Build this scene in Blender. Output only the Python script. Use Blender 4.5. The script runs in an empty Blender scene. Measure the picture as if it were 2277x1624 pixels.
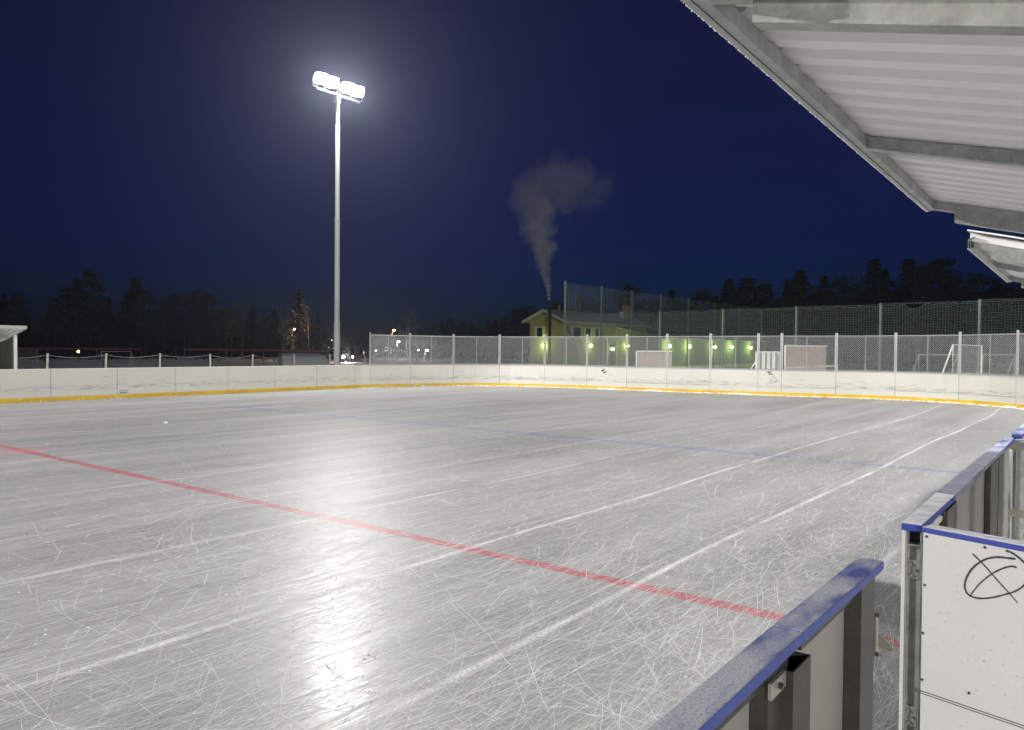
import bpy, math, random
import numpy as np
from mathutils import Vector, noise as mnoise
R = math.radians
rnd = random.Random(7)
sc = bpy.context.scene
col = sc.collection

# ------------------------------------------------------------------ camera
CAMH = 1.664
PITCH, ROLL, YAW = R(-1.069), R(0.443), R(37.866)
FPX = 1691.56; CX, CY = 1138.5, 812.0       # focal length for a 2277 x 1624 view of the frame
Fv = Vector((math.cos(YAW)*math.cos(PITCH), math.sin(YAW)*math.cos(PITCH), math.sin(PITCH)))
Rv0 = Vector((math.sin(YAW), -math.cos(YAW), 0)); Uv0 = Rv0.cross(Fv)
Rv = Rv0*math.cos(ROLL)+Uv0*math.sin(ROLL); Uv = Uv0*math.cos(ROLL)-Rv0*math.sin(ROLL)
CAMP = Vector((0, 0, CAMH))
cd = bpy.data.cameras.new('camera'); cam = bpy.data.objects.new('camera', cd); col.objects.link(cam)
cd.sensor_fit = 'HORIZONTAL'; cd.sensor_width = 36; cd.lens = FPX/2277*36
cd.clip_start = 0.05; cd.clip_end = 3000
from mathutils import Matrix
cam.matrix_world = Matrix(((Rv.x, Uv.x, -Fv.x, CAMP.x), (Rv.y, Uv.y, -Fv.y, CAMP.y), (Rv.z, Uv.z, -Fv.z, CAMP.z), (0, 0, 0, 1)))
sc.camera = cam

def ray(x, y): return Rv*(x-CX)+Uv*(CY-y)+Fv*FPX
def onz(x, y, v): d = ray(x, y); return CAMP+d*((v-CAMH)/d.z)
def ony(x, y, v): d = ray(x, y); return CAMP+d*(v/d.y)
def onx(x, y, v): d = ray(x, y); return CAMP+d*(v/d.x)
def far(x, y, D): return CAMP+ray(x, y)*(D/FPX)
def gnd(x, D): p = far(x, 800, D); return Vector((p.x, p.y, 0))
def hz(x, y, D): return far(x, y, D).z

# ------------------------------------------------------------------ world, exposure
w = bpy.data.worlds.new('World'); sc.world = w; w.use_nodes = True
nt = w.node_tree; nt.nodes.clear()
sky = nt.nodes.new('ShaderNodeTexSky'); sky.sky_type = 'NISHITA'; sky.sun_disc = False
sky.sun_elevation = R(-2); sky.sun_rotation = R(60); sky.altitude = 0; sky.air_density = 1; sky.dust_density = 0; sky.ozone_density = 10
tint = nt.nodes.new('ShaderNodeMix'); tint.data_type = 'RGBA'; tint.blend_type = 'MULTIPLY'; tint.inputs[0].default_value = 1
SKYTINT = (0.7, 1.75, 0.98, 1)
tint.inputs[7].default_value = SKYTINT
bg = nt.nodes.new('ShaderNodeBackground'); bg.inputs[1].default_value = 0.15
wo = nt.nodes.new('ShaderNodeOutputWorld')
nt.links.new(sky.outputs[0], tint.inputs[6]); nt.links.new(tint.outputs[2], bg.inputs[0]); nt.links.new(bg.outputs[0], wo.inputs[0])
sc.view_settings.view_transform = 'Standard'; sc.view_settings.look = 'None'; sc.view_settings.exposure = 0; sc.view_settings.gamma = 1
sc.render.engine = 'CYCLES'
sc.cycles.volume_bounces = 1
sc.cycles.max_bounces = 6

# ------------------------------------------------------------------ materials
def nodes(name):
    m = bpy.data.materials.new(name); m.use_nodes = True
    t = m.node_tree; b = t.nodes['Principled BSDF']
    return m, t, b
def N(t, typ, **kw):
    n = t.nodes.new(typ)
    for k, v in kw.items(): setattr(n, k, v)
    return n
def L(t, a, b): t.links.new(a, b)
def coords(t, scale=(1, 1, 1), rot=(0, 0, 0), kind='Object'):
    tc = N(t, 'ShaderNodeTexCoord'); mp = N(t, 'ShaderNodeMapping')
    mp.inputs['Scale'].default_value = scale; mp.inputs['Rotation'].default_value = rot
    L(t, tc.outputs[kind], mp.inputs[0]); return mp.outputs[0]
def noise(t, vec, scale, detail=4, rough=.55, dist=0):
    n = N(t, 'ShaderNodeTexNoise'); L(t, vec, n.inputs['Vector'])
    n.inputs['Scale'].default_value = scale; n.inputs['Detail'].default_value = detail
    n.inputs['Roughness'].default_value = rough; n.inputs['Distortion'].default_value = dist
    return n.outputs['Fac']
def ramp(t, fac, stops):
    r = N(t, 'ShaderNodeValToRGB'); L(t, fac, r.inputs[0]); el = r.color_ramp.elements
    while len(el) < len(stops): el.new(.5)
    for e, (p, c) in zip(el, stops):
        e.position = p; e.color = (c, c, c, 1) if isinstance(c, (int, float)) else (*c, 1)
    return r.outputs[0]
def mix(t, fac, a, b, mode='MIX'):
    m = N(t, 'ShaderNodeMix', data_type='RGBA', blend_type=mode)
    if isinstance(fac, (int, float)): m.inputs[0].default_value = fac
    else: L(t, fac, m.inputs[0])
    for i, v in ((6, a), (7, b)):
        if isinstance(v, tuple): m.inputs[i].default_value = (*v, 1)
        else: L(t, v, m.inputs[i])
    return m.outputs[2]
def math_(t, op, a, b=None, c=None):
    m = N(t, 'ShaderNodeMath', operation=op)
    for i, v in enumerate((a, b, c)):
        if v is None: continue
        if isinstance(v, (int, float)): m.inputs[i].default_value = v
        else: L(t, v, m.inputs[i])
    return m.outputs[0]
def bump(t, b, h, strength=.3, dist=.01):
    n = N(t, 'ShaderNodeBump'); n.inputs['Strength'].default_value = strength; n.inputs['Distance'].default_value = dist
    L(t, h, n.inputs['Height']); L(t, n.outputs[0], b.inputs['Normal'])

def mat_plain(name, c, rough=.6, metal=0, var=.15, scale=6, c2=None, stretch=(1, 1, 1), bumpv=.1):
    m, t, b = nodes(name)
    v = coords(t, stretch); n = noise(t, v, scale, 6)
    c2 = c2 or tuple(x*(1-var) for x in c)
    L(t, mix(t, ramp(t, n, [(.35, 0), (.65, 1)]), c2, c), b.inputs['Base Color'])
    b.inputs['Roughness'].default_value = rough; b.inputs['Metallic'].default_value = metal
    if bumpv: bump(t, b, n, bumpv)
    return m
def mat_galv(name, c=(.36, .375, .36)):
    m, t, b = nodes(name)
    v = coords(t); vo = N(t, 'ShaderNodeTexVoronoi'); L(t, v, vo.inputs['Vector']); vo.inputs['Scale'].default_value = 55
    n = noise(t, v, 9, 6); n2 = noise(t, v, 60, 3)
    sp = ramp(t, vo.outputs['Color'], [(.2, .9), (.8, 1.05)])
    base = mix(t, ramp(t, n, [(.38, 0), (.62, 1)]), tuple(x*.86 for x in c), tuple(min(1, x*1.12) for x in c))
    base = mix(t, 1, base, sp, 'MULTIPLY')
    L(t, base, b.inputs['Base Color']); b.inputs['Metallic'].default_value = .45; b.inputs['Roughness'].default_value = .48
    bump(t, b, n2, .15, .002)
    return m
def mat_emit(name, c, s):
    m, t, b = nodes(name); b.inputs['Base Color'].default_value = (.8, .8, .8, 1)
    b.inputs['Emission Color'].default_value = (*c, 1); b.inputs['Emission Strength'].default_value = s
    return m

# ice: smooth grey, long resurfacer lanes along x, painted red and blue lines, snow-filled grooves
LANES = [(2.5, .048, 1.0), (2.64, .018, .6), (4.1, .055, 1.0), (4.26, .02, .6), (4.45, .012, .5), (5.2, .012, .4), (6.75, .012, .45), (8.7, .015, .5), (10.1, .02, .5), (11.6, .02, .5), (13.6, .02, .5), (15.2, .02, .5), (6.05, .05, .8), (7.42, .03, .8), (8.0, .018, .5), (9.3, .04, .8), (10.9, .03, .6),
         (12.4, .05, .9), (12.9, .02, .6), (14.2, .035, .7), (16.1, .06, .9), (17.4, .03, .6), (18.6, .05, .8), (20.05, .09, 1.0), (21.3, .05, .6), (22.6, .09, .9), (23.8, .05, .5), (1.25, .05, .7)]
def mat_ice():
    m, t, b = nodes('ice_surface')
    tc = N(t, 'ShaderNodeTexCoord'); sep = N(t, 'ShaderNodeSeparateXYZ'); L(t, tc.outputs['Object'], sep.inputs[0])
    X, Y = sep.outputs[0], sep.outputs[1]
    vs = coords(t, (.12, 1.6, 1)); wob = noise(t, coords(t, (.07, .07, 1)), 1.0, 2)
    Yw = math_(t, 'ADD', Y, math_(t, 'MULTIPLY', math_(t, 'SUBTRACT', wob, .5), .9))
    lane = noise(t, vs, 1.1, 5, .6)
    fine = noise(t, coords(t, (.9, 14, 1), (0, 0, R(2))), 4.5, 7, .75)
    fine2 = noise(t, coords(t, (2.0, 14, 1), (0, 0, R(-14))), 7, 6, .8)
    fine3 = noise(t, coords(t, (14, 2, 1), (0, 0, R(20))), 6, 6, .8)
    patch = noise(t, coords(t, (.25, .5, 1)), .9, 4)
    base = mix(t, ramp(t, patch, [(.35, 0), (.68, 1)]), (.125, .127, .126), (.19, .19, .193))
    base = mix(t, ramp(t, lane, [(.4, 0), (.7, .7)]), base, (.26, .26, .264))
    base = mix(t, ramp(t, fine, [(.48, 0), (.75, .75)]), base, (.345, .345, .35))
    base = mix(t, ramp(t, fine2, [(.52, 0), (.76, .7)]), base, (.345, .345, .35))
    base = mix(t, ramp(t, fine3, [(.55, 0), (.78, .5)]), base, (.39, .39, .392))
    # painted lines seen through the ice
    jig = math_(t, 'MULTIPLY', math_(t, 'SUBTRACT', noise(t, coords(t, (3, 3, 1)), 4, 4), .5), .035)
    def band(coord, c, half, soft):
        d = math_(t, 'ABSOLUTE', math_(t, 'SUBTRACT', math_(t, 'ADD', coord, jig), c))
        mr = N(t, 'ShaderNodeMapRange'); mr.clamp = True; L(t, d, mr.inputs[0])
        mr.inputs[1].default_value = half-soft; mr.inputs[2].default_value = half+soft; mr.inputs[3].default_value = 1; mr.inputs[4].default_value = 0
        return mr.outputs[0]
    redm = math_(t, 'MULTIPLY', band(X, 4.80, .068, .012), ramp(t, noise(t, coords(t, (6, 3, 1)), 4, 6, .75), [(.35, .95), (.68, .45)]))
    base = mix(t, redm, base, (.29, .045, .065))
    # faded red blotch at the far end of the centre line
    sp1 = N(t, 'ShaderNodeVectorMath', operation='DISTANCE'); L(t, tc.outputs['Object'], sp1.inputs[0])
    q_ = onz(50, 1003, 0); sp1.inputs[1].default_value = (q_.x, q_.y, 0)
    bm = N(t, 'ShaderNodeMapRange'); L(t, sp1.outputs['Value'], bm.inputs[0]); bm.inputs[1].default_value = .15; bm.inputs[2].default_value = .6; bm.inputs[3].default_value = .5; bm.inputs[4].default_value = 0
    base = mix(t, math_(t, 'MULTIPLY', bm.outputs[0], ramp(t, fine, [(.4, 0), (.6, 1)])), base, (.55, .1, .12))
    blum = math_(t, 'MULTIPLY', band(X, 12.28, .052, .014), ramp(t, patch, [(.3, .95), (.7, .7)]))
    base = mix(t, blum, base, (.09, .10, .22))
    # lane ridges of scraped snow
    grain = noise(t, coords(t, (6, 22, 1)), 6, 5, .75)
    seg = noise(t, coords(t, (.8, 1.5, 1)), 1.3, 5, .7)
    tot = None
    for (yc, hw, st) in LANES:
        d = math_(t, 'ABSOLUTE', math_(t, 'SUBTRACT', Yw, yc))
        mr = N(t, 'ShaderNodeMapRange'); L(t, d, mr.inputs[0]); mr.inputs[1].default_value = hw*.1; mr.inputs[2].default_value = hw*.85; mr.inputs[3].default_value = st*.85; mr.inputs[4].default_value = 0
        tot = mr.outputs[0] if tot is None else math_(t, 'MAXIMUM', tot, mr.outputs[0])
    lm = math_(t, 'MULTIPLY', tot, ramp(t, grain, [(.42, .03), (.56, 1)]))
    lm = math_(t, 'MULTIPLY', lm, ramp(t, seg, [(.36, .2), (.58, 1)]))
    base = mix(t, lm, base, (.66, .66, .67))
    L(t, base, b.inputs['Base Color'])
    b.inputs['IOR'].default_value = 1.31; b.inputs['Specular IOR Level'].default_value = .10; b.inputs['Coat Weight'].default_value = .04; b.inputs['Coat IOR'].default_value = 1.31; b.inputs['Coat Roughness'].default_value = .14
    rg = ramp(t, fine, [(.3, .30), (.7, .42)])
    L(t, mix(t, lm, rg, (.8, .8, .8)), b.inputs['Roughness'])
    wave = noise(t, coords(t, (.55, 16, 1), (0, 0, R(3))), 2.2, 3, .5)
    spots = noise(t, coords(t, (1, 3.0, 1)), 5, 4)
    h = math_(t, 'ADD', math_(t, 'MULTIPLY', wave, .8), math_(t, 'ADD', math_(t, 'MULTIPLY', lm, .7), math_(t, 'MULTIPLY', spots, .35)))
    bump(t, b, h, .26, .006)
    L(t, b.inputs['Normal'].links[0].from_socket, b.inputs['Coat Normal'])
    return m
def mat_board(name='board_plastic', side='far'):
    m, t, b = nodes(name)
    tc = N(t, 'ShaderNodeTexCoord'); sep = N(t, 'ShaderNodeSeparateXYZ'); L(t, tc.outputs['Object'], sep.inputs[0])
    Z = sep.outputs[2]
    v1 = coords(t, (1.2, 1.2, 22)); n1 = noise(t, v1, 1.6, 5, .65)
    n2 = noise(t, coords(t, (3, 3, 3)), 14, 5, .7)
    n3 = noise(t, coords(t, (6, 6, 6), (0.5, .9, .3)), 6, 3, .6)
    big = noise(t, coords(t, (.6, .6, 1)), 1.3, 3)
    base = mix(t, big, (.51, .50, .445), (.59, .58, .53))
    def zone(c, half, soft):
        d = math_(t, 'ABSOLUTE', math_(t, 'SUBTRACT', Z, c)); mr = N(t, 'ShaderNodeMapRange'); L(t, d, mr.inputs[0])
        mr.inputs[1].default_value = half; mr.inputs[2].default_value = half+soft; mr.inputs[3].default_value = 1; mr.inputs[4].default_value = 0
        return mr.outputs[0]
    sm = math_(t, 'MULTIPLY', zone(.40, .05, .06), ramp(t, n1, [(.5, 0), (.66, .9)]))
    base = mix(t, sm, base, (.20, .20, .17))
    sm2 = math_(t, 'MULTIPLY', zone(.48, .12, .4), ramp(t, n1, [(.6, 0), (.75, .5)]))
    base = mix(t, sm2, base, (.36, .35, .30))
    base = mix(t, ramp(t, n2, [(.66, 0), (.74, .55)]), base, (.34, .33, .28))
    L(t, base, b.inputs['Base Color']); b.inputs['Roughness'].default_value = .42
    bump(t, b, n3, .12, .004)
    return m
def mat_kick():
    m, t, b = nodes('yellow_kickplate')
    v = coords(t, (1, 1, 3)); n = noise(t, v, 5, 6, .7); n2 = noise(t, v, 1.7, 4)
    base = mix(t, ramp(t, n2, [(.35, 0), (.65, 1)]), (.54, .33, .015), (.66, .43, .02))
    base = mix(t, ramp(t, n, [(.60, 0), (.68, .9)]), base, (.8, .76, .6))
    L(t, base, b.inputs['Base Color']); b.inputs['Roughness'].default_value = .5
    return m
def mat_blue():
    m, t, b = nodes('blue_cap_frost')
    v = coords(t, (1, 1, 1)); n = noise(t, v, 7, 8, .75); n2 = noise(t, v, 150, 3, .8); n3 = noise(t, coords(t, (1, 2.5, 1), (0, 0, R(30))), 3, 5)
    geo = N(t, 'ShaderNodeNewGeometry'); sp = N(t, 'ShaderNodeSeparateXYZ'); L(t, geo.outputs['Normal'], sp.inputs[0])
    up = ramp(t, sp.outputs[2], [(.5, 0), (.9, 1)])
    fr = math_(t, 'MULTIPLY', ramp(t, n3, [(.38, .06), (.58, 1)]), ramp(t, n2, [(.36, .35), (.52, 1)]))
    fr = math_(t, 'MAXIMUM', fr, math_(t, 'MULTIPLY', ramp(t, n, [(.5, 0), (.62, .6)]), ramp(t, n2, [(.45, 0), (.6, 1)])))
    fr = math_(t, 'MULTIPLY', fr, up)
    L(t, mix(t, fr, (.045, .07, .29), (.50, .51, .54)), b.inputs['Base Color'])
    b.inputs['Roughness'].default_value = .5
    bump(t, b, n2, .5, .002)
    return m
def mat_frostcap():
    m, t, b = nodes('frosted_cap')
    v = coords(t); n = noise(t, coords(t, (5, 1, 1), (0, 0, R(15))), 7, 7, .75); n2 = noise(t, v, 150, 3, .8)
    geo = N(t, 'ShaderNodeNewGeometry'); sp = N(t, 'ShaderNodeSeparateXYZ'); L(t, geo.outputs['Normal'], sp.inputs[0])
    up = ramp(t, sp.outputs[2], [(.5, 0), (.9, 1)])
    fr = math_(t, 'MULTIPLY', math_(t, 'MULTIPLY', ramp(t, n, [(.35, .35), (.55, 1)]), ramp(t, n2, [(.3, .7), (.45, 1)])), up)
    L(t, mix(t, fr, (.03, .05, .30), (.86, .86, .87)), b.inputs['Base Color'])
    b.inputs['Roughness'].default_value = .6; bump(t, b, n2, .6, .003)
    return m
def mat_panel():
    m, t, b = nodes('near_board_plastic')
    v = coords(t); n = noise(t, v, 45, 6, .75); n2 = noise(t, v, 3.5, 5); n3 = noise(t, coords(t, (3, 3, 9), (.3, .2, .1)), 9, 4, .8)
    base = mix(t, n2, (.50, .495, .49), (.60, .595, .59))
    base = mix(t, math_(t, 'MULTIPLY', ramp(t, n, [(.54, 0), (.68, .6)]), ramp(t, n2, [(.46, 0), (.62, 1)])), base, (.40, .37, .32))
    base = mix(t, ramp(t, n3, [(.73, 0), (.78, .5)]), base, (.32, .30, .27))
    L(t, base, b.inputs['Base Color']); b.inputs['Roughness'].default_value = .38
    bump(t, b, n, .12, .002)
    return m
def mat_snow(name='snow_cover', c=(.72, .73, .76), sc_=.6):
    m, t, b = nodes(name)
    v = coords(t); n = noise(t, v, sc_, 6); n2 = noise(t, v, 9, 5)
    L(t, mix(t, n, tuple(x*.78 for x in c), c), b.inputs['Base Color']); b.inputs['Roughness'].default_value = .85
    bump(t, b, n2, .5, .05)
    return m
M = {}
M['ice'] = mat_ice()
M['scratch'] = mat_plain('scratch_snow', (.61, .61, .62), .8, 0, .1, 3, bumpv=0)
M['scratch_mid'] = mat_plain('scratch_worn', (.48, .48, .485), .7, 0, .15, 3, bumpv=0)
M['scratch_faint'] = mat_plain('scratch_refrozen', (.34, .34, .345), .6, 0, .2, 3, bumpv=0)
M['board'] = mat_board(); M['kick'] = mat_kick()
M['blue'] = mat_blue(); M['frost'] = mat_frostcap(); M['panel'] = mat_panel()
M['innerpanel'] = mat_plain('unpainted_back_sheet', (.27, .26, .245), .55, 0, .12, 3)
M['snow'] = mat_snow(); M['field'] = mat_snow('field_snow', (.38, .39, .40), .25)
M['white_snow'] = mat_snow('ridge_snow', (.85, .85, .86), 3)
m_, t_, b_ = nodes('grey_cap_frost'); nn = noise(t_, coords(t_, (2, 1, 1), (0, 0, R(20))), 8, 7, .75); L(t_, mix(t_, ramp(t_, nn, [(.35, 0), (.65, 1)]), (.10, .11, .22), (.30, .31, .37)), b_.inputs['Base Color']); b_.inputs['Roughness'].default_value = .6; M['greyfrost'] = m_
M['galv'] = mat_galv('galvanised_steel', (.37, .38, .36)); M['galvdark'] = mat_galv('shade_dark_galvanised_steel', (.06, .06, .053))  # second steel: near-black colour holds the shade on the board posts; far poles share it
M['mast'] = mat_plain('mast_zinc', (.27, .28, .275), .5, .3, .22, 1.5, stretch=(1, 1, .3))
M['alu'] = mat_plain('fence_aluminium', (.40, .41, .40), .4, .3, .1, 4)
M['wire'] = mat_plain('fence_wire', (.48, .49, .49), .5, .0, .1, 4, bumpv=0)
M['sheet'] = mat_plain('white_roof_sheet', (.87, .86, .85), .45, 0, .04, 2, bumpv=.02)
M['black'] = mat_plain('dark_hollow', (.01, .01, .012), .6)  # stands for the shade inside open tube ends; also wheel rubber
M['seam'] = mat_plain('seam_gap', (.06, .06, .05), .8)
M['bark'] = mat_plain('tree_bark', (.06, .045, .035), .9, 0, .3, 4)
M['needles'] = mat_plain('conifer_needles', (.022, .03, .018), .8, 0, .4, 1.5, bumpv=0)
M['twig'] = mat_plain('birch_twigs', (.07, .055, .055), .8, 0, .3, 2, bumpv=0)
M['green'] = mat_plain('green_paint', (.11, .155, .115), .5, 0, .2, 3)
M['greennet'] = mat_plain('green_net_cord', (.19, .25, .225), .7, 0, .2, 2, bumpv=0)
M['yellow'] = mat_plain('yellow_render', (.43, .36, .17), .8, 0, .1, 1)
M['whitepaint'] = mat_plain('white_paint', (.70, .69, .64), .6, 0, .1, 3)
M['roof'] = mat_plain('grey_roof_snow', (.40, .41, .40), .8, 0, .3, .8)
M['darkwall'] = mat_plain('dark_boarding', (.17, .175, .15), .8, 0, .3, 2)
M['glass'] = mat_plain('window_glass', (.02, .025, .03), .1, 0, .1, 1, bumpv=0)
M['brown'] = mat_plain('brown_boarding', (.14, .085, .05), .7, 0, .35, 3, stretch=(6, 6, .5))
M['red'] = mat_plain('red_paint', (.45, .17, .15), .6, 0, .3, 2)
M['wood'] = mat_plain('weathered_wood', (.46, .43, .37), .8, 0, .3, 5, stretch=(1, 1, .2))
M['ply'] = mat_plain('pale_plywood', (.34, .28, .25), .7, 0, .15, 2)
M['chim'] = mat_plain('black_steel', (.012, .012, .014), .6)
M['ink'] = mat_plain('marker_ink', (.045, .05, .06), .5, 0, .4, 20, bumpv=0)
M['screw'] = mat_plain('dark_screw', (.08, .08, .09), .4, .6, .2, 30)
M['steel'] = mat_plain('stainless_plate', (.42, .42, .36), .35, .6, .2, 12)
M['lampw'] = mat_emit('flood_lens', (1, .98, .93), 60)
M['green_lamp'] = mat_emit('lime_lamp', (.72, 1, .30), 22)
M['lamp_white'] = mat_emit('white_lamp', (1, .97, .9), 12)
M['lamp_orange'] = mat_emit('orange_lamp', (1, .62, .25), 9)
M['head'] = mat_emit('headlamp', (1, .93, .8), 60)
M['winlit'] = mat_emit('lit_window', (1, .95, .8), 1.2)
M['stickblue'] = mat_plain('blue_sticker', (.12, .22, .42), .5, 0, .2, 8)
M['tape'] = mat_plain('dark_tape', (.06, .06, .07), .5, 0, .2, 8)

# ------------------------------------------------------------------ mesh building
class MB:
    def __init__(s): s.v = []; s.f = []
    def add(s, vs, fs):
        o = len(s.v); s.v += [tuple(v) for v in vs]; s.f += [tuple(i+o for i in f) for f in fs]; return s
    def box(s, a, b):
        x0, y0, z0 = (min(a[i], b[i]) for i in range(3)); x1, y1, z1 = (max(a[i], b[i]) for i in range(3))
        return s.add([(x0,y0,z0),(x1,y0,z0),(x1,y1,z0),(x0,y1,z0),(x0,y0,z1),(x1,y0,z1),(x1,y1,z1),(x0,y1,z1)],
                     [(0,3,2,1),(4,5,6,7),(0,1,5,4),(1,2,6,5),(2,3,7,6),(3,0,4,7)])
    def beam(s, a, b, w_, h_, up=(0, 0, 1)):
        a = Vector(a); b = Vector(b); d = (b-a).normalized(); u = Vector(up); sd = d.cross(u).normalized(); u = sd.cross(d)
        vs = [p+sd*(i*w_/2)+u*(j*h_/2) for p in (a, b) for i, j in ((-1,-1),(1,-1),(1,1),(-1,1))]
        return s.add(vs, [(0,1,2,3),(7,6,5,4),(0,4,5,1),(1,5,6,2),(2,6,7,3),(3,7,4,0)])
    def tube(s, pts, r, n=6, cap=True):
        pts = [Vector(p) for p in pts]; rs = r if isinstance(r, (list, tuple)) else [r]*len(pts)
        o = len(s.v); k = len(pts)
        for i, p in enumerate(pts):
            d = (pts[min(i+1, k-1)]-pts[max(i-1, 0)])
            if d.length < 1e-9: d = Vector((0, 0, 1))
            d.normalize(); u = Vector((0, 0, 1)) if abs(d.z) < .9 else Vector((1, 0, 0))
            sd = d.cross(u).normalized(); u = sd.cross(d)
            for j in range(n):
                a = 2*math.pi*j/n+.3; s.v.append(tuple(p+(sd*math.cos(a)+u*math.sin(a))*rs[i]))
        for i in range(k-1):
            for j in range(n):
                s.f.append((o+i*n+j, o+i*n+(j+1) % n, o+(i+1)*n+(j+1) % n, o+(i+1)*n+j))
        if cap: s.f.append(tuple(o+j for j in range(n))[::-1]); s.f.append(tuple(o+(k-1)*n+j for j in range(n)))
        return s
    def prism(s, poly, off):
        n = len(poly); off = Vector(off); a = [Vector(p) for p in poly]; b = [p+off for p in a]
        return s.add(a+b, [tuple(range(n))[::-1], tuple(range(n, 2*n))]+[(i, (i+1) % n, n+(i+1) % n, n+i) for i in range(n)])
    def ball(s, c, r, n=8, sq=1.0, wob=0):
        c = Vector(c); o = len(s.v); m_ = n//2
        for i in range(m_+1):
            th = math.pi*i/m_
            for j in range(n):
                ph = 2*math.pi*j/n; q = 1+wob*(rnd.random()-.5)
                s.v.append((c.x+r*q*math.sin(th)*math.cos(ph), c.y+r*q*math.sin(th)*math.sin(ph), c.z+r*sq*q*math.cos(th)))
        for i in range(m_):
            for j in range(n): s.f.append((o+i*n+j, o+(i+1)*n+j, o+(i+1)*n+(j+1) % n, o+i*n+(j+1) % n))
        return s
    def build(s, name, m, parent=None, smooth=False, bevel=0):
        o0 = origin_of(parent)
        me = bpy.data.meshes.new(name); me.from_pydata([(x-o0[0], y-o0[1], z-o0[2]) for x, y, z in s.v], [], s.f)
        for mm in (m if isinstance(m, list) else [m]): me.materials.append(mm)
        if smooth: me.polygons.foreach_set('use_smooth', [True]*len(me.polygons))
        me.update(); o = bpy.data.objects.new(name, me); col.objects.link(o)
        if parent: o.parent = parent
        if bevel:
            bv = o.modifiers.new('bevel', 'BEVEL'); bv.width = bevel; bv.segments = 2; bv.limit_method = 'ANGLE'
        return o
def origin_of(p):
    o = Vector((0, 0, 0))
    while p: o += p.location; p = p.parent
    return o
def tag(o, label=None, cat=None, group=None, kind=None):
    if label: o['label'] = label
    if cat: o['category'] = cat
    if group: o['group'] = group
    if kind: o['kind'] = kind
    return o
def thing(name, label, cat, loc=(0, 0, 0), group=None):
    o = bpy.data.objects.new(name, None); col.objects.link(o); o.location = loc; o.empty_display_size = .2
    return tag(o, label, cat, group)
def copy_tree(o, parent=None):
    c = o.copy(); col.objects.link(c)
    if parent: c.parent = parent
    for ch in list(o.children): copy_tree(ch, c)
    return c

# ------------------------------------------------------------------ rink outline (metres)
h_b = 1.0
side_y = 25.5
side_pts = [(x, side_y) for x in (-4.3, -2.3, -.3, 1.7, 3.72, 5.73, 7.73, 9.735, 11.73, 13.72, 15.73, 17.74, 19.74)]
bend = [(21.70, 25.45), (22.45, 25.30), (24.45, 24.86), (26.40, 23.98), (27.95, 22.48), (28.62, 20.36), (28.98, 18.28), (29.0, 16.27), (29.1, 14.42), (29.32, 12.60),
        (29.5, 10.70), (29.6, 9.82), (30.0, 7.92), (30.1, 5.92), (29.55, 3.85), (28.2, 2.13), (26.5, 1.05), (24.6, .68), (22.6, .62)]
outline = side_pts+bend
def arcpts(pts, sub):
    # Catmull-Rom through the joints, for curved panels
    out = []
    for i in range(len(pts)-1):
        p0 = pts[max(i-1, 0)]; p1 = pts[i]; p2 = pts[i+1]; p3 = pts[min(i+2, len(pts)-1)]
        seg = []
        for k in range(sub+1):
            t = k/sub
            seg.append(tuple(.5*((2*p1[a])+(-p0[a]+p2[a])*t+(2*p0[a]-5*p1[a]+4*p2[a]-p3[a])*t*t+(-p0[a]+3*p1[a]-3*p2[a]+p3[a])*t**3) for a in (0, 1)))
        out.append(seg)
    return out
segs = arcpts(outline, 4)
def nrm(seg, k):
    a = seg[max(k-1, 0)]; b = seg[min(k+1, len(seg)-1)]; dx, dy = b[0]-a[0], b[1]-a[1]; l = math.hypot(dx, dy)
    return (dy/l, -dx/l)   # pointing into the rink for this winding
def wallseg(mb, seg, z0, z1, t0, t1, trim=0.0):
    """solid strip following seg; t0..t1 = offset range inward (+) / outward (-)"""
    seg = [tuple(p) for p in seg]
    if trim:
        for a, b in ((0, 1), (-1, -2)):
            dx, dy = seg[b][0]-seg[a][0], seg[b][1]-seg[a][1]; l = math.hypot(dx, dy)
            seg[a] = (seg[a][0]+dx/l*trim, seg[a][1]+dy/l*trim)
    o = len(mb.v); n = len(seg)
    for k, p in enumerate(seg):
        nx, ny = nrm(seg, k)
        for t, z in ((t0, z0), (t1, z0), (t1, z1), (t0, z1)): mb.v.append((p[0]+nx*t, p[1]+ny*t, z))
    for k in range(n-1):
        for j in range(4): mb.f.append((o+k*4+j, o+k*4+(j+1) % 4, o+(k+1)*4+(j+1) % 4, o+(k+1)*4+j))
    mb.f.append((o, o+3, o+2, o+1)); e = o+(n-1)*4; mb.f.append((e, e+1, e+2, e+3))

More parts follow.
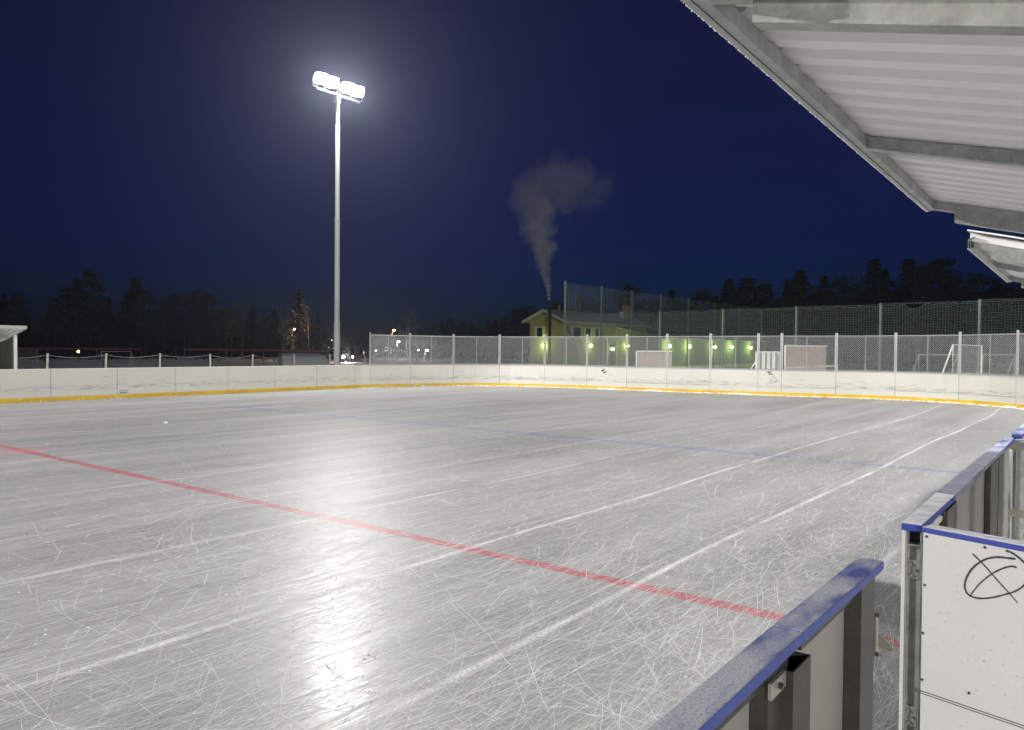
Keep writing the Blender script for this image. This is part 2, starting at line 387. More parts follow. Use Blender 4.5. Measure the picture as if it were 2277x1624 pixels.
# ------------------------------------------------------------------ ground and ice
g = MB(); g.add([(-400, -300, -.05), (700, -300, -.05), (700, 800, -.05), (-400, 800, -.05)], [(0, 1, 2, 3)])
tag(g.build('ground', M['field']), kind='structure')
ice_poly = [(-12, .45)]+[(x, .45) for x in (0, 10, 22.6)]+[p for s in reversed(segs) for p in reversed(s[1:])]+[(-12, side_y)]
sm = np.random.default_rng(5)
V = [(x, y, 0) for x, y in ice_poly]; Fc = [tuple(range(len(V)))]; MI = [0]
def near_density():
    # position of scratch; denser towards the lower field
    while True:
        x = sm.uniform(.3, 21); y = sm.uniform(.5, 22)
        d = math.hypot(x, y)
        if sm.random() < 1.0/(1+(d/6.5)**2): return x, y
centres = [near_density() for _ in range(260)]
for i in range(62000):
    clus = sm.random() < .22
    if clus:
        cx0, cy0 = centres[int(sm.integers(0, 260))]; x = cx0+sm.normal(0, .35); y = cy0+sm.normal(0, .3)
        if y < .5: continue
    else: x, y = near_density()
    d = math.hypot(x, y); kind = sm.random()
    if clus and kind < .6: ang = math.atan2(y-cy0, x-cx0)+sm.normal(0, .35)
    elif kind < .62: ang = sm.normal(0, .22)+(math.pi if sm.random() < .5 else 0)
    else: ang = sm.uniform(0, 2*math.pi)
    ln = min(2.2, .05+sm.exponential(.28)); cur = sm.normal(0, .22)
    if sm.random() < .05: cur = sm.normal(0, .9)
    nseg = 2 if ln < .35 else 5
    q3 = sm.random()
    wd = (.0005+.001*sm.random()**2.5)*(1+d*.022); wave = sm.normal(0, .05)
    mi = 3 if q3 < .4 else (2 if q3 < .8 else 1)
    z = .0015+.0005*sm.random(); o = len(V); px, py = x, y
    for k in range(nseg+1):
        a = ang+cur*ln*(k/nseg)+wave*math.sin(k*1.7)
        ww = wd*(.3+.7*math.sin(math.pi*min(1, max(0, (k+.35)/(nseg+.7)))))
        nx, ny = -math.sin(a), math.cos(a)
        V.append((px+nx*ww, py+ny*ww, z)); V.append((px-nx*ww, py-ny*ww, z))
        px += math.cos(a)*ln/nseg; py += math.sin(a)*ln/nseg
    if py > 25 or py < .5: del V[o:]; continue
    for k in range(nseg): Fc.append((o+2*k, o+2*k+1, o+2*k+3, o+2*k+2)); MI.append(mi)
# flecks of ice scrapings
for i in range(1300):
    x, y = near_density(); s_ = sm.uniform(.003, .009); a = sm.uniform(0, 6.28); o = len(V)
    for k in range(4): V.append((x+s_*math.cos(a+k*1.57)*(1.6 if k % 2 else .8), y+s_*math.sin(a+k*1.57), .003))
    V.append((x, y, .003+s_*.8))
    for k in range(4): Fc.append((o+k, o+(k+1) % 4, o+4)); MI.append(1)
me = bpy.data.meshes.new('ice'); me.from_pydata(V, [], Fc); me.materials.append(M['ice']); me.materials.append(M['scratch']); me.materials.append(M['scratch_mid']); me.materials.append(M['scratch_faint'])
me.polygons.foreach_set('material_index', MI); me.update()
ice = bpy.data.objects.new('ice', me); col.objects.link(ice); tag(ice, kind='structure')

# unseen slab on the players' bench side, whitened to bounce light to the canopy
g = MB(); g.box((-6, -6, -.04), (40, .45, -.006)); tag(g.build('walkway', mat_snow('bounce_snow', (.86, .86, .87), 2)), kind='structure')

# ------------------------------------------------------------------ far dasher boards
boards = thing('rink_boards', 'long cream white ice rink boards with yellow kick strip curving round the far side', 'rink boards', (10, side_y, 0))
for si, seg in enumerate(segs):
    if seg[-1][0] < 5: continue
    mb = MB(); wallseg(mb, seg, .02, h_b-.02, -.03, 0, .006)
    pn = mb.build('board_panel', M['board'], boards)
    mk = MB(); wallseg(mk, seg, .0, .135, .0, .012, .001); mk.build('kick_plate', M['kick'], pn)
    if seg[-1][0] < 22 and seg[-1][1] > 25:
        mc = MB(); wallseg(mc, seg, h_b-.02, h_b+.004, -.07, .006, 0); mc.build('top_rail', M['whitepaint'], boards)
    else:
        mc = MB(); wallseg(mc, seg, h_b-.02, h_b+.008, -.07, .008, 0); mc.build('top_rail', M['alu'], boards)
    # dark backing strip shows in the seam
    ms = MB(); p = seg[0]; nx, ny = nrm(seg, 0); tx, ty = -ny, nx
    ms.beam((p[0]-nx*.035, p[1]-ny*.035, .02), (p[0]-nx*.035, p[1]-ny*.035, h_b-.03), .05, .02, (nx, ny, 0)); ms.build('seam_post', M['seam'], boards)
# horizontal seam lines on the curved panels
for si, seg in enumerate(segs):
    if seg[0][0] > 22.3 and seg[0][1] > 2 and si % 3 != 1:
        mh = MB(); wallseg(mh, seg, .335, .341, 0, .0025, .01); mh.build('panel_joint', M['seam'], boards)
# stickers and ink marks
def on_board(px, py):
    d = ray(px, py); best = None
    for seg in segs:
        for k in range(len(seg)-1):
            ax, ay = seg[k]; bx, by = seg[k+1]; ex, ey = bx-ax, by-ay
            den = d.x*ey-d.y*ex
            if abs(den) < 1e-9: continue
            t = (ax*ey-ay*ex)/den; u = (ax*d.y-ay*d.x)/den
            if t > 0 and -.01 <= u <= 1.01 and (best is None or t > best[0]):
                n = Vector(nrm([seg[k], seg[k+1]], 0)+(0,)); best = (t, n)
    t, n = best; return CAMP+d*t, n
def decal(name, quad, m, th=.004):
    pts = []
    for q in quad:
        p, n = on_board(*q); pts.append(p+n*.004)
    mb = MB(); mb.prism(pts, n*th); return mb.build(name, m, boards)
decal('blue_sticker', [(266, 869), (283, 867.5), (283, 874), (266, 875.5)], M['stickblue'])
decal('sticker_stripe', [(267, 870.8), (282, 869.6), (282, 871.4), (267, 872.6)], M['whitepaint'], .006)
decal('dark_sticker', [(1337, 824.5), (1343, 820.5), (1344.5, 823.5), (1338.5, 827.5)], M['tape'])
decal('dark_sticker', [(1341, 829), (1347, 825.5), (1349, 828), (1342.5, 831)], M['tape'])
decal('dark_sticker', [(1707, 826), (1716, 827), (1714.5, 829.5), (1705.5, 828.5)], M['tape'])
decal('dark_sticker', [(1708, 830.5), (1717.5, 832), (1719, 834), (1709.5, 833)], M['tape'])
def ink(px_pts, r, name='ink_mark'):
    mb = MB(); pts = []
    for q in px_pts:
        p, n = on_board(*q); pts.append(p+n*.004)
    mb.tube(pts, r, 4); return mb.build(name, M['ink'], boards)
ink([(1713, 850), (1716, 843), (1719, 836), (1724, 841), (1730, 847)], .004)
ink([(1721, 848), (1731, 846.5)], .004)
# scuffs left by pucks and sticks
ms = MB()
for i in range(190):
    seg = segs[rnd.randrange(6, len(segs)-2)]
    k = rnd.randrange(0, 4); u = rnd.random(); p = tuple(seg[k][a]*(1-u)+seg[k+1][a]*u for a in (0, 1)); nx, ny = nrm(seg, k); tx, ty = -ny, nx
    z = .34+abs(rnd.gauss(0, .16)); ln = rnd.uniform(.03, .22) if rnd.random() < .75 else rnd.uniform(.3, .8); sl = rnd.choice((0, 0, .0, .5, .8))*rnd.random()
    if z > .93: continue
    if sl: ln = min(ln, .14)
    if z < .45 and rnd.random() < .4: sl = 0
    hh = rnd.uniform(.0015, .004)
    a = Vector((p[0]+nx*.002, p[1]+ny*.002, z)); b = Vector((p[0]+nx*.002+tx*ln, p[1]+ny*.002+ty*ln, min(.95, z+sl*ln)))
    # keep on the chord of the wall
    b2 = Vector((b.x, b.y, 0)); ms.beam(a, b, .003, hh*2)
ms.build('scuff_mark', M['ink'], boards)['kind'] = 'stuff'

# ridge of scraped snow at the foot of the boards
mb = MB()
for seg in segs:
    if seg[-1][0] < 6: continue
    for k in range(len(seg)-1):
        for q in range(9):
            u = (q+rnd.random())/9; p = tuple(seg[k][a]*(1-u)+seg[k+1][a]*u for a in (0, 1)); nx, ny = nrm(seg, k)
            end = seg[0][0] > 24
            r = (rnd.uniform(.02, .055) if end else rnd.uniform(.012, .03)); off = rnd.uniform(.02, .05)
            if mnoise.noise(Vector((p[0]*.9, p[1]*.9, 0))) > .28: r *= 1.7
            mb.ball((p[0]+nx*off, p[1]+ny*off, .0), r, 6, .7, .5)
tag(mb.build('snow_ridge', M['white_snow']), 'thin ridge of scraped white snow along the foot of the yellow kick strip', 'snow', kind='stuff')
for i, (px, py, s_) in enumerate([(369, 941, .035), (1222, 861, .08), (1212, 858, .06)]):
    p = onz(px, py, 0); mb = MB()
    for q in range(5): mb.ball((p.x+rnd.gauss(0, s_*.6), p.y+rnd.gauss(0, s_*.6), s_*.25), s_*rnd.uniform(.4, .8), 6, .8, .5)
    lab = ['small lump of snow alone on the ice before the left far boards', 'larger snow lump at the foot of the end boards', 'smaller snow lump at the foot of the end boards'][i]
    tag(mb.build('snow_lump', M['white_snow']), lab, 'snow lump', 'snow lumps on the ice')

# ------------------------------------------------------------------ chain-link fence on the boards
fence = thing('chain_link_fence', 'silver chain link fence standing on top of the curved end boards', 'fence', (28, 15, h_b))
FH = 1.31
first = outline.index((22.45, 25.30))
fsegs = segs[first:]
for si, seg in enumerate(fsegs):
    a = seg[0]; nx, ny = nrm(seg, 0); tx, ty = -ny, nx
    small = si == 9
    # posts: pair at every joint
    for s_ in ((0,) if si == 0 else (-.028, .028)):
        mp = MB(); q = (a[0]+tx*s_-nx*.03, a[1]+ty*s_-ny*.03)
        mp.box((q[0]-.02, q[1]-.02, h_b-.1), (q[0]+.02, q[1]+.02, h_b+FH+(.12 if s_ <= 0 else .115))); mp.build('fence_post', M['alu'], fence)
    # rails
    for z, r_ in ((h_b+FH, .017), (h_b+.03, .012)):
        mr = MB(); mr.tube([(p[0]-nrm(seg, k)[0]*.03, p[1]-nrm(seg, k)[1]*.03, z) for k, p in enumerate(seg)], r_, 6)
        mr.build('fence_rail', M['alu'], fence)
    if si not in (9,):
        m2 = seg[2]; n2 = nrm(seg, 2); mp = MB(); q = (m2[0]-n2[0]*.03, m2[1]-n2[1]*.03)
        mp.tube([(q[0], q[1], h_b), (q[0], q[1], h_b+FH)], .013, 6); mp.build('fence_post', M['alu'], fence)
    # wire
    L_ = [0]
    for k in range(len(seg)-1): L_.append(L_[-1]+math.dist(seg[k], seg[k+1]))
    tot = L_[-1]
    def at_s(s_):
        s_ = min(max(s_, 0), tot)
        for k in range(len(seg)-1):
            if s_ <= L_[k+1]+1e-9:
                u = (s_-L_[k])/(L_[k+1]-L_[k]); n_ = nrm(seg, k)
                return (seg[k][0]*(1-u)+seg[k+1][0]*u-n_[0]*.03, seg[k][1]*(1-u)+seg[k+1][1]*u-n_[1]*.03)
    mw = MB(); per = .075; z0, z1 = h_b+.03, h_b+FH
    k = -int((z1-z0)/per)-2
    while k*per < tot+(z1-z0)+.1:
        for sg in (1, -1):
            sA, zA, sB, zB = k*per, z0, k*per+sg*(z1-z0), z1
            # clip in s
            if sg < 0: sA, sB = sA, sB
            def clip(sa, za, sb, zb):
                ds = sb-sa; t0, t1 = 0, 1
                for lim, sign in ((0, 1), (tot, -1)):
                    if abs(ds) < 1e-9: continue
                    t = (lim-sa)/ds
                    if (ds > 0) == (sign > 0): t0 = max(t0, t)
                    else: t1 = min(t1, t)
                return t0, t1
            t0, t1 = clip(sA, zA, sB, zB)
            if t1-t0 > .02:
                pts = []
                for q in range(3):
                    t = t0+(t1-t0)*q/2; xy = at_s(sA+(sB-sA)*t); zz = zA+(zB-zA)*t
                    pts.append((xy[0], xy[1], zz))
                mw.tube(pts, .0042, 3, False)
        k += 1
    mw.build('wire_mesh', M['wire'], fence)

# ------------------------------------------------------------------ floodlight masts
def floodmast(name_label, x, y, toward, group, lit_spots, power, detailed=True):
    t = thing('floodlight_mast', name_label, 'floodlight', (x, y, 0), group)
    H_ = 13.15
    mp = MB(); secs = [(0, 2.9, .142, .138), (2.9, 7.6, .122, .118), (7.6, 11.8, .104, .098), (11.8, 13.1, .085, .08)]
    for z0, z1, r0, r1 in secs:
        mp.tube([(x, y, z0), (x, y, z1)], [r0, r1], 16)
        if z0: mp.tube([(x, y, z0-.06), (x, y, z0+.01)], r0+.022, 16)
    mp.build('pole', M['mast'], t, smooth=False)
    td = Vector((toward[0]-x, toward[1]-y, 0)).normalized()
    ax = Vector((1, 0, 0))
    mc = MB(); mc.beam((x-1.15, y, H_), (x+1.25, y, H_), .09, .08); mc.build('crossbar', M['galv'], t)
    mc = MB(); mc.box((x-.09, y-.09, H_-.35), (x+.09, y+.09, H_+.06)); mc.build('bracket', M['galv'], t)
    sgn = -1 if toward[1] < y else 1
    aim = Vector((td.x*.5, sgn*.75, -.62)).normalized() if detailed else Vector((td.x*.6, sgn*.7, -.6)).normalized()
    for dx in (-1.02, -.42, .46, 1.04):
        c = Vector((x+dx, y+sgn*.12, H_+.42))
        s1 = aim.cross(Vector((0, 0, 1))).normalized(); u1 = s1.cross(aim)
        mh = MB(); back = c-aim*.22
        rings = [(back, .14), (c-aim*.12, .28), (c, .34)]
        pts = []; n = 24; se = lambda v: math.copysign(abs(v)**.45, v)
        for ctr, r_ in rings:
            for j in range(n):
                a = 2*math.pi*j/n; pts.append(ctr+(s1*se(math.cos(a))*.95+u1*se(math.sin(a))*.78)*r_)
        fs = [tuple(range(n))]
        for i in range(2):
            for j in range(n): fs.append((i*n+j, i*n+(j+1) % n, (i+1)*n+(j+1) % n, (i+1)*n+j))
        mh.add(pts, fs); hd = mh.build('lamp_housing', M['galv'], t)
        ml = MB(); ml.add([c+aim*.003+(s1*se(math.cos(2*math.pi*j/n))*.95+u1*se(math.sin(2*math.pi*j/n))*.78)*.32 for j in range(n)], [tuple(range(n))[::-1]])
        ml.build('lens', M['lampw'], hd)
        mb_ = MB()
        for sd in (-1, 1): mb_.beam(c+s1*sd*.36-aim*.05, Vector((c.x+s1.x*sd*.36, y, H_+.03)), .03, .012)
        mb_.beam(Vector((x+dx-.32, y, H_+.045)), Vector((x+dx+.32, y, H_+.045)), .04, .012); mb_.build('yoke', M['galv'], hd)
    for dx in lit_spots:
        ld = bpy.data.lights.new('flood', 'SPOT'); ld.energy = power; ld.spot_size = R(165 if detailed else 140); ld.spot_blend = .5; ld.shadow_soft_size = .26; ld.color = (1, .985, .95)
        lo = bpy.data.objects.new('lamp_light', ld); col.objects.link(lo); lo.parent = t
        lo.location = Vector((dx, sgn*.12, H_+.42))+aim*.32
        lo.rotation_euler = aim.to_track_quat('-Z', 'Y').to_euler()
    return t
PW = 8600
floodmast('tall grey floodlight mast with four lit lamps behind the far boards', 22.4, 27.5, (10, 12), 'floodlight masts', (-.7, .7), PW)
floodmast('floodlight mast on the bench side beyond the right edge of the photo', 22.4, -1.2, (30, 25), 'floodlight masts', (0,), PW*1.7, True)
floodmast('floodlight mast on the far side beyond the left edge of the photo', -14, 27.5, (2, 12), 'floodlight masts', (0,), PW*4.6, False)
floodmast('floodlight mast on the bench side above the viewer', 7.3, -0.9, (6, 12), 'floodlight masts', (0,), PW*1.1, False)
mb = MB(); p = ony(766, 790, 27.3); mb.box((p.x-.07, p.y-.2, p.z-.07), (p.x+.1, p.y-.02, p.z+.07))
tag(mb.build('junction_box', M['alu'], bevel=.01), 'small pale box fixed low on the tall floodlight mast', 'box')

hp = Vector((-5, -7.5, 3.3)); hl = thing('fill_lamp', 'low yard lamp on a post behind the viewer, added to brighten the bench side', 'lamp', (hp.x, hp.y, 0))  # added lamp, out of view: lifts the inner boards and, by bounce, the canopy
mb = MB(); mb.tube([(hp.x, hp.y, 0), (hp.x, hp.y, hp.z)], .05, 8); mb.build('pole', M['galv'], hl)
mb = MB(); mb.box((hp.x-.2, hp.y+.06, hp.z-.12), (hp.x+.2, hp.y+.2, hp.z+.12)); mb.build('lamp_housing', M['galv'], hl)
ld = bpy.data.lights.new('fill', 'SPOT'); ld.energy = 3400; ld.spot_size = R(110); ld.spot_blend = .4; ld.shadow_soft_size = .12; ld.color = (1, .96, .88)
lo = bpy.data.objects.new('lamp_light', ld); col.objects.link(lo); lo.parent = hl; lo.location = (0, .35, hp.z); lo.rotation_euler = Vector((.72, .7, -.32)).to_track_quat('-Z', 'Y').to_euler()

# ------------------------------------------------------------------ canopies over the benches
KU = 1.04
ZE = CAMH+KU       # underside of the front tube
YT = .943*KU       # inner face of the front tube
SL = .27           # roof falls away from the rink
def canopy(x0, x1, label, frames, mids, yoff):
    t = thing('bench_canopy', label, 'canopy', (x0, -1.6, 0), 'bench canopies')
    yb = -1.7
    # front tube, hollow at the ends
    mt = MB(); w_ = .034; th = .003; TH = .058*KU
    for a, b in (((x0, YT, ZE), (x1, YT+w_, ZE+th)), ((x0, YT, ZE+TH-th), (x1, YT+w_, ZE+TH)), ((x0, YT, ZE+th), (x1, YT+th, ZE+TH-th)), ((x0, YT+w_-th, ZE+th), (x1, YT+w_, ZE+TH-th))):
        mt.box(a, b)
    mt.box((x0+.08, YT+th, ZE+th), (x0+.09, YT+w_-th, ZE+TH-th))
    mt.build('front_tube', M['galv'], t)
    # corrugated sheet, ribs run across (y)
    top = ZE+TH+.02; pitch = .2; depth = .08
    def zr(y): return top-(YT+.05-y)*SL
    prof = []; x = x0+.02
    while x < x1-.02:
        prof += [(x, 0), (x+.085, 0), (x+.09, depth), (x+.195, depth)]; x += pitch
    prof.append((min(x, x1), 0))
    ms = MB(); vs = []
    for px, pz in prof:
        vs += [(px, YT+.05, zr(YT+.05)+pz), (px, yb, zr(yb)+pz)]
    n = len(prof); ms.add(vs, [(2*i, 2*i+1, 2*i+3, 2*i+2) for i in range(n-1)])
    ro = ms.build('roof_sheet', M['sheet'], t); sd = ro.modifiers.new('solid', 'SOLIDIFY'); sd.thickness = .004; sd.offset = 1
    # foam-like underside closure strip is the dark gap; rear edge
    # front flashing and frost fringe
    mf = MB(); yo = YT+w_
    mf.prism([(x0, yo+.003, ZE-.003), (x0, yo+.019, ZE-.008), (x0, yo+.022, ZE+.085), (x0, yo-.03, ZE+.115), (x0, yo-.03, ZE+.112), (x0, yo+.018, ZE+.083), (x0, yo+.016, ZE-.004), (x0, yo+.003, ZE-.0005)], (x1-x0, 0, 0))
    mf.build('edge_flashing', M['alu'], t)
    mi = MB(); x = x0
    while x < x1:
        l_ = rnd.uniform(0, .003) if rnd.random() < .93 else rnd.uniform(.003, .006)
        mi.tube([(x, yo+.020, ZE), (x+.001, yo+.023, ZE-.006-l_)], [.0045, .0018], 4); x += rnd.uniform(.006, .018)
    mi.build('frost_fringe', M['white_snow'], t)['kind'] = 'stuff'
    # snow on the roof
    mn = MB(); nx_, ny_ = 30, 16; vs = []
    for i in range(nx_+1):
        for j in range(ny_+1):
            px = x0-.02+(x1-x0+.04)*i/nx_; py = YT+.06+(yb-YT-.06)*j/ny_
            vs.append((px, py, zr(py)+depth+.012+(.025+.02*mnoise.noise(Vector((px*2, py*2, 3))))*(.4 if i in (0, nx_) or j in (0, ny_) else 1)))
    o_ = len(vs); vs += [(vx, vy, zr(vy)+depth+.007) for vx, vy, vz in vs]
    fs = [];
    for i in range(nx_):
        for j in range(ny_):
            a = i*(ny_+1)+j; q = (a, a+ny_+1, a+ny_+2, a+1); fs.append(q)
    for i in range(nx_):
        for j in (0, ny_): a = i*(ny_+1)+j; fs.append((a, a+ny_+1, a+ny_+1+o_, a+o_))
    for j in range(ny_):
        for i in (0, nx_): a = i*(ny_+1)+j; fs.append((a, a+1, a+1+o_, a+o_))
    mn.add(vs, fs); mn.build('roof_snow', M['white_snow'], t, smooth=False)
    # rafters
    def raft(x, dz, hh, y0, name):
        ya = y0; mr = MB(); zb = lambda y: zr(y)-.004-dz
        za, zc = zb(ya), zb(yb)
        w2 = .045
        mr.prism([(x, ya, za-hh), (x, ya, za), (x, yb, zc), (x, yb, zc-hh)], (w2, 0, 0))
        mr.prism([(x-.003, ya, za-hh-.004), (x-.003, ya, za-hh+.006), (x-.003, yb, zc-hh+.006), (x-.003, yb, zc-hh-.004)], (w2+.02, 0, 0))
        return mr.build(name, M['galv'], t)
    for x in frames:
        raft(x, 0, .058*KU, YT-.002, 'rafter'); raft(x+.003, .060*KU, .066*KU, (.80 if x < 3 else .817)*KU, 'lower_rafter')
        mp = MB(); mp.beam((x+.03, -1.6, 0), (x+.03, -1.6, zr(-1.6)-.15), .08, .08, (0, 1, 0)); mp.build('post', M['galv'], t)
    for x in mids: raft(x, 0, .058*KU, YT-.002, 'rafter')
    # the whole shelter stands very slightly skew to the boards
    t.rotation_euler.z = .009; t.location.y += yoff; t.location.x += .009*2.6
    return t
canopy(1.80*KU, 6.0*KU, 'near white corrugated bench canopy filling the top right corner', (2.026*KU, 5.953*KU-.02), (3.997*KU,), -.039)
canopy(8.32*KU, 12.5*KU, 'farther snow topped bench canopy at the right edge below the near canopy', (8.36*KU, 12.2*KU), (10.3*KU,), .035)

# ------------------------------------------------------------------ near boards
YC0, YC1 = .545, .620
def capseg(x0, x1, y0a, y1a, y0b, y1b, m, parent, z=1.0, th=.03):
    mb = MB(); mb.prism([(x0, y0a, z-th), (x0, y1a, z-th), (x1, y1b, z-th), (x1, y0b, z-th)], (0, 0, th))
    return mb.build('top_cap', m, parent, bevel=.004)
# gate A: the nearest board, blue cap
gA = thing('rink_board_section', 'near rink board with frosted blue cap and latch at the bottom of the photo', 'rink board', (1.85, .58, 0), 'bench side board sections')
capseg(-.6, 1.845, .548, .623, .553, .628, M['blue'], gA); capseg(1.848, 2.655, .553, .628, .545, .622, M['blue'], gA)
def plank(name, x0, x1, y0, y1, z0, z1, m, parent, bev=0):
    mb = MB(); mb.box((x0, y0, z0), (x1, y1, z1)); return mb.build(name, m, parent, bevel=bev)
plank('white_sheet', -.6, 1.842, .604, .616, .0, .97, M['innerpanel'], gA)
plank('white_sheet', 1.85, 2.645, .602, .612, .0, .97, M['innerpanel'], gA)
def channel(x0, x1, y0, y1, z0, z1, m, parent, name='steel_post', hollow=True):
    mb = MB(); th = .004
    mb.box((x0, y0, z0), (x1, y0+th, z1)); mb.box((x0, y0+th, z0), (x0+th, y1, z1)); mb.box((x1-th, y0+th, z0), (x1, y1, z1)); mb.box((x0+th, y1-th, z0), (x1-th, y1, z1))
    return mb.build(name, m, parent)
pA = ony(1757, 1440, .545).x; pB = ony(1797, 1440, .545).x
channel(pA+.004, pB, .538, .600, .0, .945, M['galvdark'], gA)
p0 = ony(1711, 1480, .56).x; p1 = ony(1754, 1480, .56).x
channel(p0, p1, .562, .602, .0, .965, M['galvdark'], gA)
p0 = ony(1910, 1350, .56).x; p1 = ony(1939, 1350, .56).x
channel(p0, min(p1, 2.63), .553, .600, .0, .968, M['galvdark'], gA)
mb = MB(); q = ony(1713, 1540, .555)
for zz in (q.z,): mb.box((ony(1713, 1520, .555).x, .552, zz-.018), (ony(1745, 1520, .555).x, .560, zz+.018))
pl = mb.build('bolt_plate', M['steel'], gA)
mb = MB(); c = ((ony(1713, 1520, .555).x+ony(1745, 1520, .555).x)/2, .552, q.z); mb.tube([c, (c[0], c[1]-.01, c[2])], .008, 6); mb.build('bolt', M['screw'], pl)
# horizontal rail just beneath the cap
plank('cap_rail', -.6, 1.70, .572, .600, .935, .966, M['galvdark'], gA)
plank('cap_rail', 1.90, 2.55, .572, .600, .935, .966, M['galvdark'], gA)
# latch on the end
LX = 2.655
def onp(px, py): return onx(px, py, LX)
mb = MB(); a = onp(1941, 1360); b = onp(1952, 1457)
mb.box((LX-.012, a.y, b.z), (LX+.002, b.y, a.z)); la = mb.build('latch_plate', M['steel'], gA, bevel=.003)
mb = MB()
hk = [(1948, 1420), (1954, 1420), (1958, 1415.5), (1962, 1415.5), (1986, 1443), (1985, 1447.5), (1980, 1448.5), (1948, 1436)]
mb.prism([onp(*q) for q in hk], (.006, 0, 0)); mb.build('latch_hook', M['steel'], la)
mb = MB()
for q in ((1951.5, 1365), (1951, 1452)): c = onp(*q); mb.tube([c, c+Vector((-.02, -.004, 0))], .006, 6)
mb.build('bolt', M['screw'], la)

# section B: white frosted cap, runs on towards the far end
gB = thing('rink_board_section', 'near rink board with white frosted cap and open steel end right of the gap', 'rink board', (4.1, .58, 0), 'bench side board sections')
capseg(3.30, 4.12, .545, .618, .541, .625, M['frost'], gB); capseg(4.124, 6.45, .541, .625, .546, .622, M['greyfrost'], gB); capseg(6.453, 7.21, .546, .622, .548, .618, M['blue'], gB)
plank('white_sheet', 3.315, 4.11, .604, .618, .0, .97, M['panel'], gB, .002); plank('white_sheet', 4.125, 7.20, .604, .618, .0, .97, M['panel'], gB)
plank('inner_sheet', 4.16, 5.9, .580, .590, .0, .95, M['innerpanel'], gB)
# end channel facing the gap
mb = MB(); mb.box((3.335, .553, 0), (3.339, .600, .915)); mb.box((3.315, .598, 0), (3.335, .602, .968)); mb.box((3.315, .549, 0), (3.335, .553, .968))
mb.box((3.315, .553, .912), (3.38, .598, .916)); mb.build('end_channel', M['galv'], gB)
mb = MB(); mb.box((3.36, .553, .917), (3.37, .598, .969)); mb.build('hollow_shade_plate', M['black'], gB)  # black plate put in for the shade inside the open end
mb = MB(); mb.box((3.318, .552, .60), (3.335, .6, .97)) if False else None
def brk(parent, zc, hgt):
    mb = MB(); mb.box((3.327, .556, zc-hgt/2), (3.333, .599, zc+hgt/2)); b_ = mb.build('bolted_bracket', M['galv'], parent, bevel=.001)
    m2 = MB()
    for yy, zz in ((.585, zc+hgt*.28), (.572, zc), (.583, zc-hgt*.3)): m2.tube([(3.327, yy, zz), (3.319, yy, zz)], .0055, 6)
    m2.build('bolt', M['steel'], b_)
z1 = onx(2028, 1265, 3.33).z; z2 = onx(2010, 1588, 3.33).z
brk(gB, z1, .075); brk(gB, z2, .08)
# posts behind B
def post_at(pxa, pxb, py, y0, y1, ztop, m, parent, name='steel_post'):
    xa = ony(pxa, py, y0).x; xb = ony(pxb, py, y0).x
    return channel(xa, xb, y0, y1, 0, ztop, m, parent, name)
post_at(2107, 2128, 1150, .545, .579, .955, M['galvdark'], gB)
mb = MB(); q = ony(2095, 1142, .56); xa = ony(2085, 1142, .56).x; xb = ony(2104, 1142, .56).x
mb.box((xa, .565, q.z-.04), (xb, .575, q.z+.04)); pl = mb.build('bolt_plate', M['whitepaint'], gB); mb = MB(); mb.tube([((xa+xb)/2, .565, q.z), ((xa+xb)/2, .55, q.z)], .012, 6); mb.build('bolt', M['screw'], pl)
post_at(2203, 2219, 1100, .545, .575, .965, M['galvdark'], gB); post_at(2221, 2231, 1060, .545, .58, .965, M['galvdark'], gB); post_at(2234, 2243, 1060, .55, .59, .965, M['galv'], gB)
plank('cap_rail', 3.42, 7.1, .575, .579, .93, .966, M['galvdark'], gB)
# hinge post with two hinges
gh = thing('gate_post', 'upright grey hinge post with two hinges at the end of the frosted board', 'gate post', (7.2, .5, 0))
xa = 7.24; mb = MB(); mb.tube([(xa, .50, 0), (xa, .50, .96)], .036, 14); mb.build('steel_tube', M['galv'], gh)
for pz in (ony(2247, 1019, .5).z, ony(2243, 1190, .5).z):
    mb = MB()
    for dz in (-.028, 0, .028): mb.tube([(xa, .50, pz+dz-.008), (xa, .50, pz+dz+.008)], .047, 14)
    mb.box((xa-.05, .47, pz-.03), (xa-.03, .58, pz+.03)); mb.build('hinge', M['steel'], gh)
# door W: open gate leaf that carries the graffiti
W0 = Vector((3.275, .540, 0)); W1d = Vector((-.10, -.335, 0)).normalized(); WL = 1.25
Wn = Vector((-W1d.y, W1d.x, 0));
if Wn.x > 0: Wn = -Wn      # faces the viewer
gW = thing('gate_leaf', 'open white gate leaf with blue edge and black marker scribble at the right', 'gate', W0)
def wbox(name, s0, s1, n0, n1, z0, z1, m, bev=0):
    mb = MB(); P = lambda s_, n_: W0+W1d*s_+Wn*n_
    mb.prism([P(s0, n0)+Vector((0, 0, z0)), P(s1, n0)+Vector((0, 0, z0)), P(s1, n1)+Vector((0, 0, z0)), P(s0, n1)+Vector((0, 0, z0))], (0, 0, z1-z0))
    return mb.build(name, m, gW, bevel=bev)
wbox('white_sheet', .004, WL, -.014, 0, .02, .978, M['panel'], .002)
wbox('top_cap', 0, WL, -.075, .004, .979, 1.0, M['frost'], .003)
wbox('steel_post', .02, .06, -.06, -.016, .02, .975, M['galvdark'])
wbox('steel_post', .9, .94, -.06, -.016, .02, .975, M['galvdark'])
def onw(px, py, off=0.0):
    d = ray(px, py); n = Wn; t = ((W0-CAMP+n*off).dot(n))/d.dot(n); return CAMP+d*t
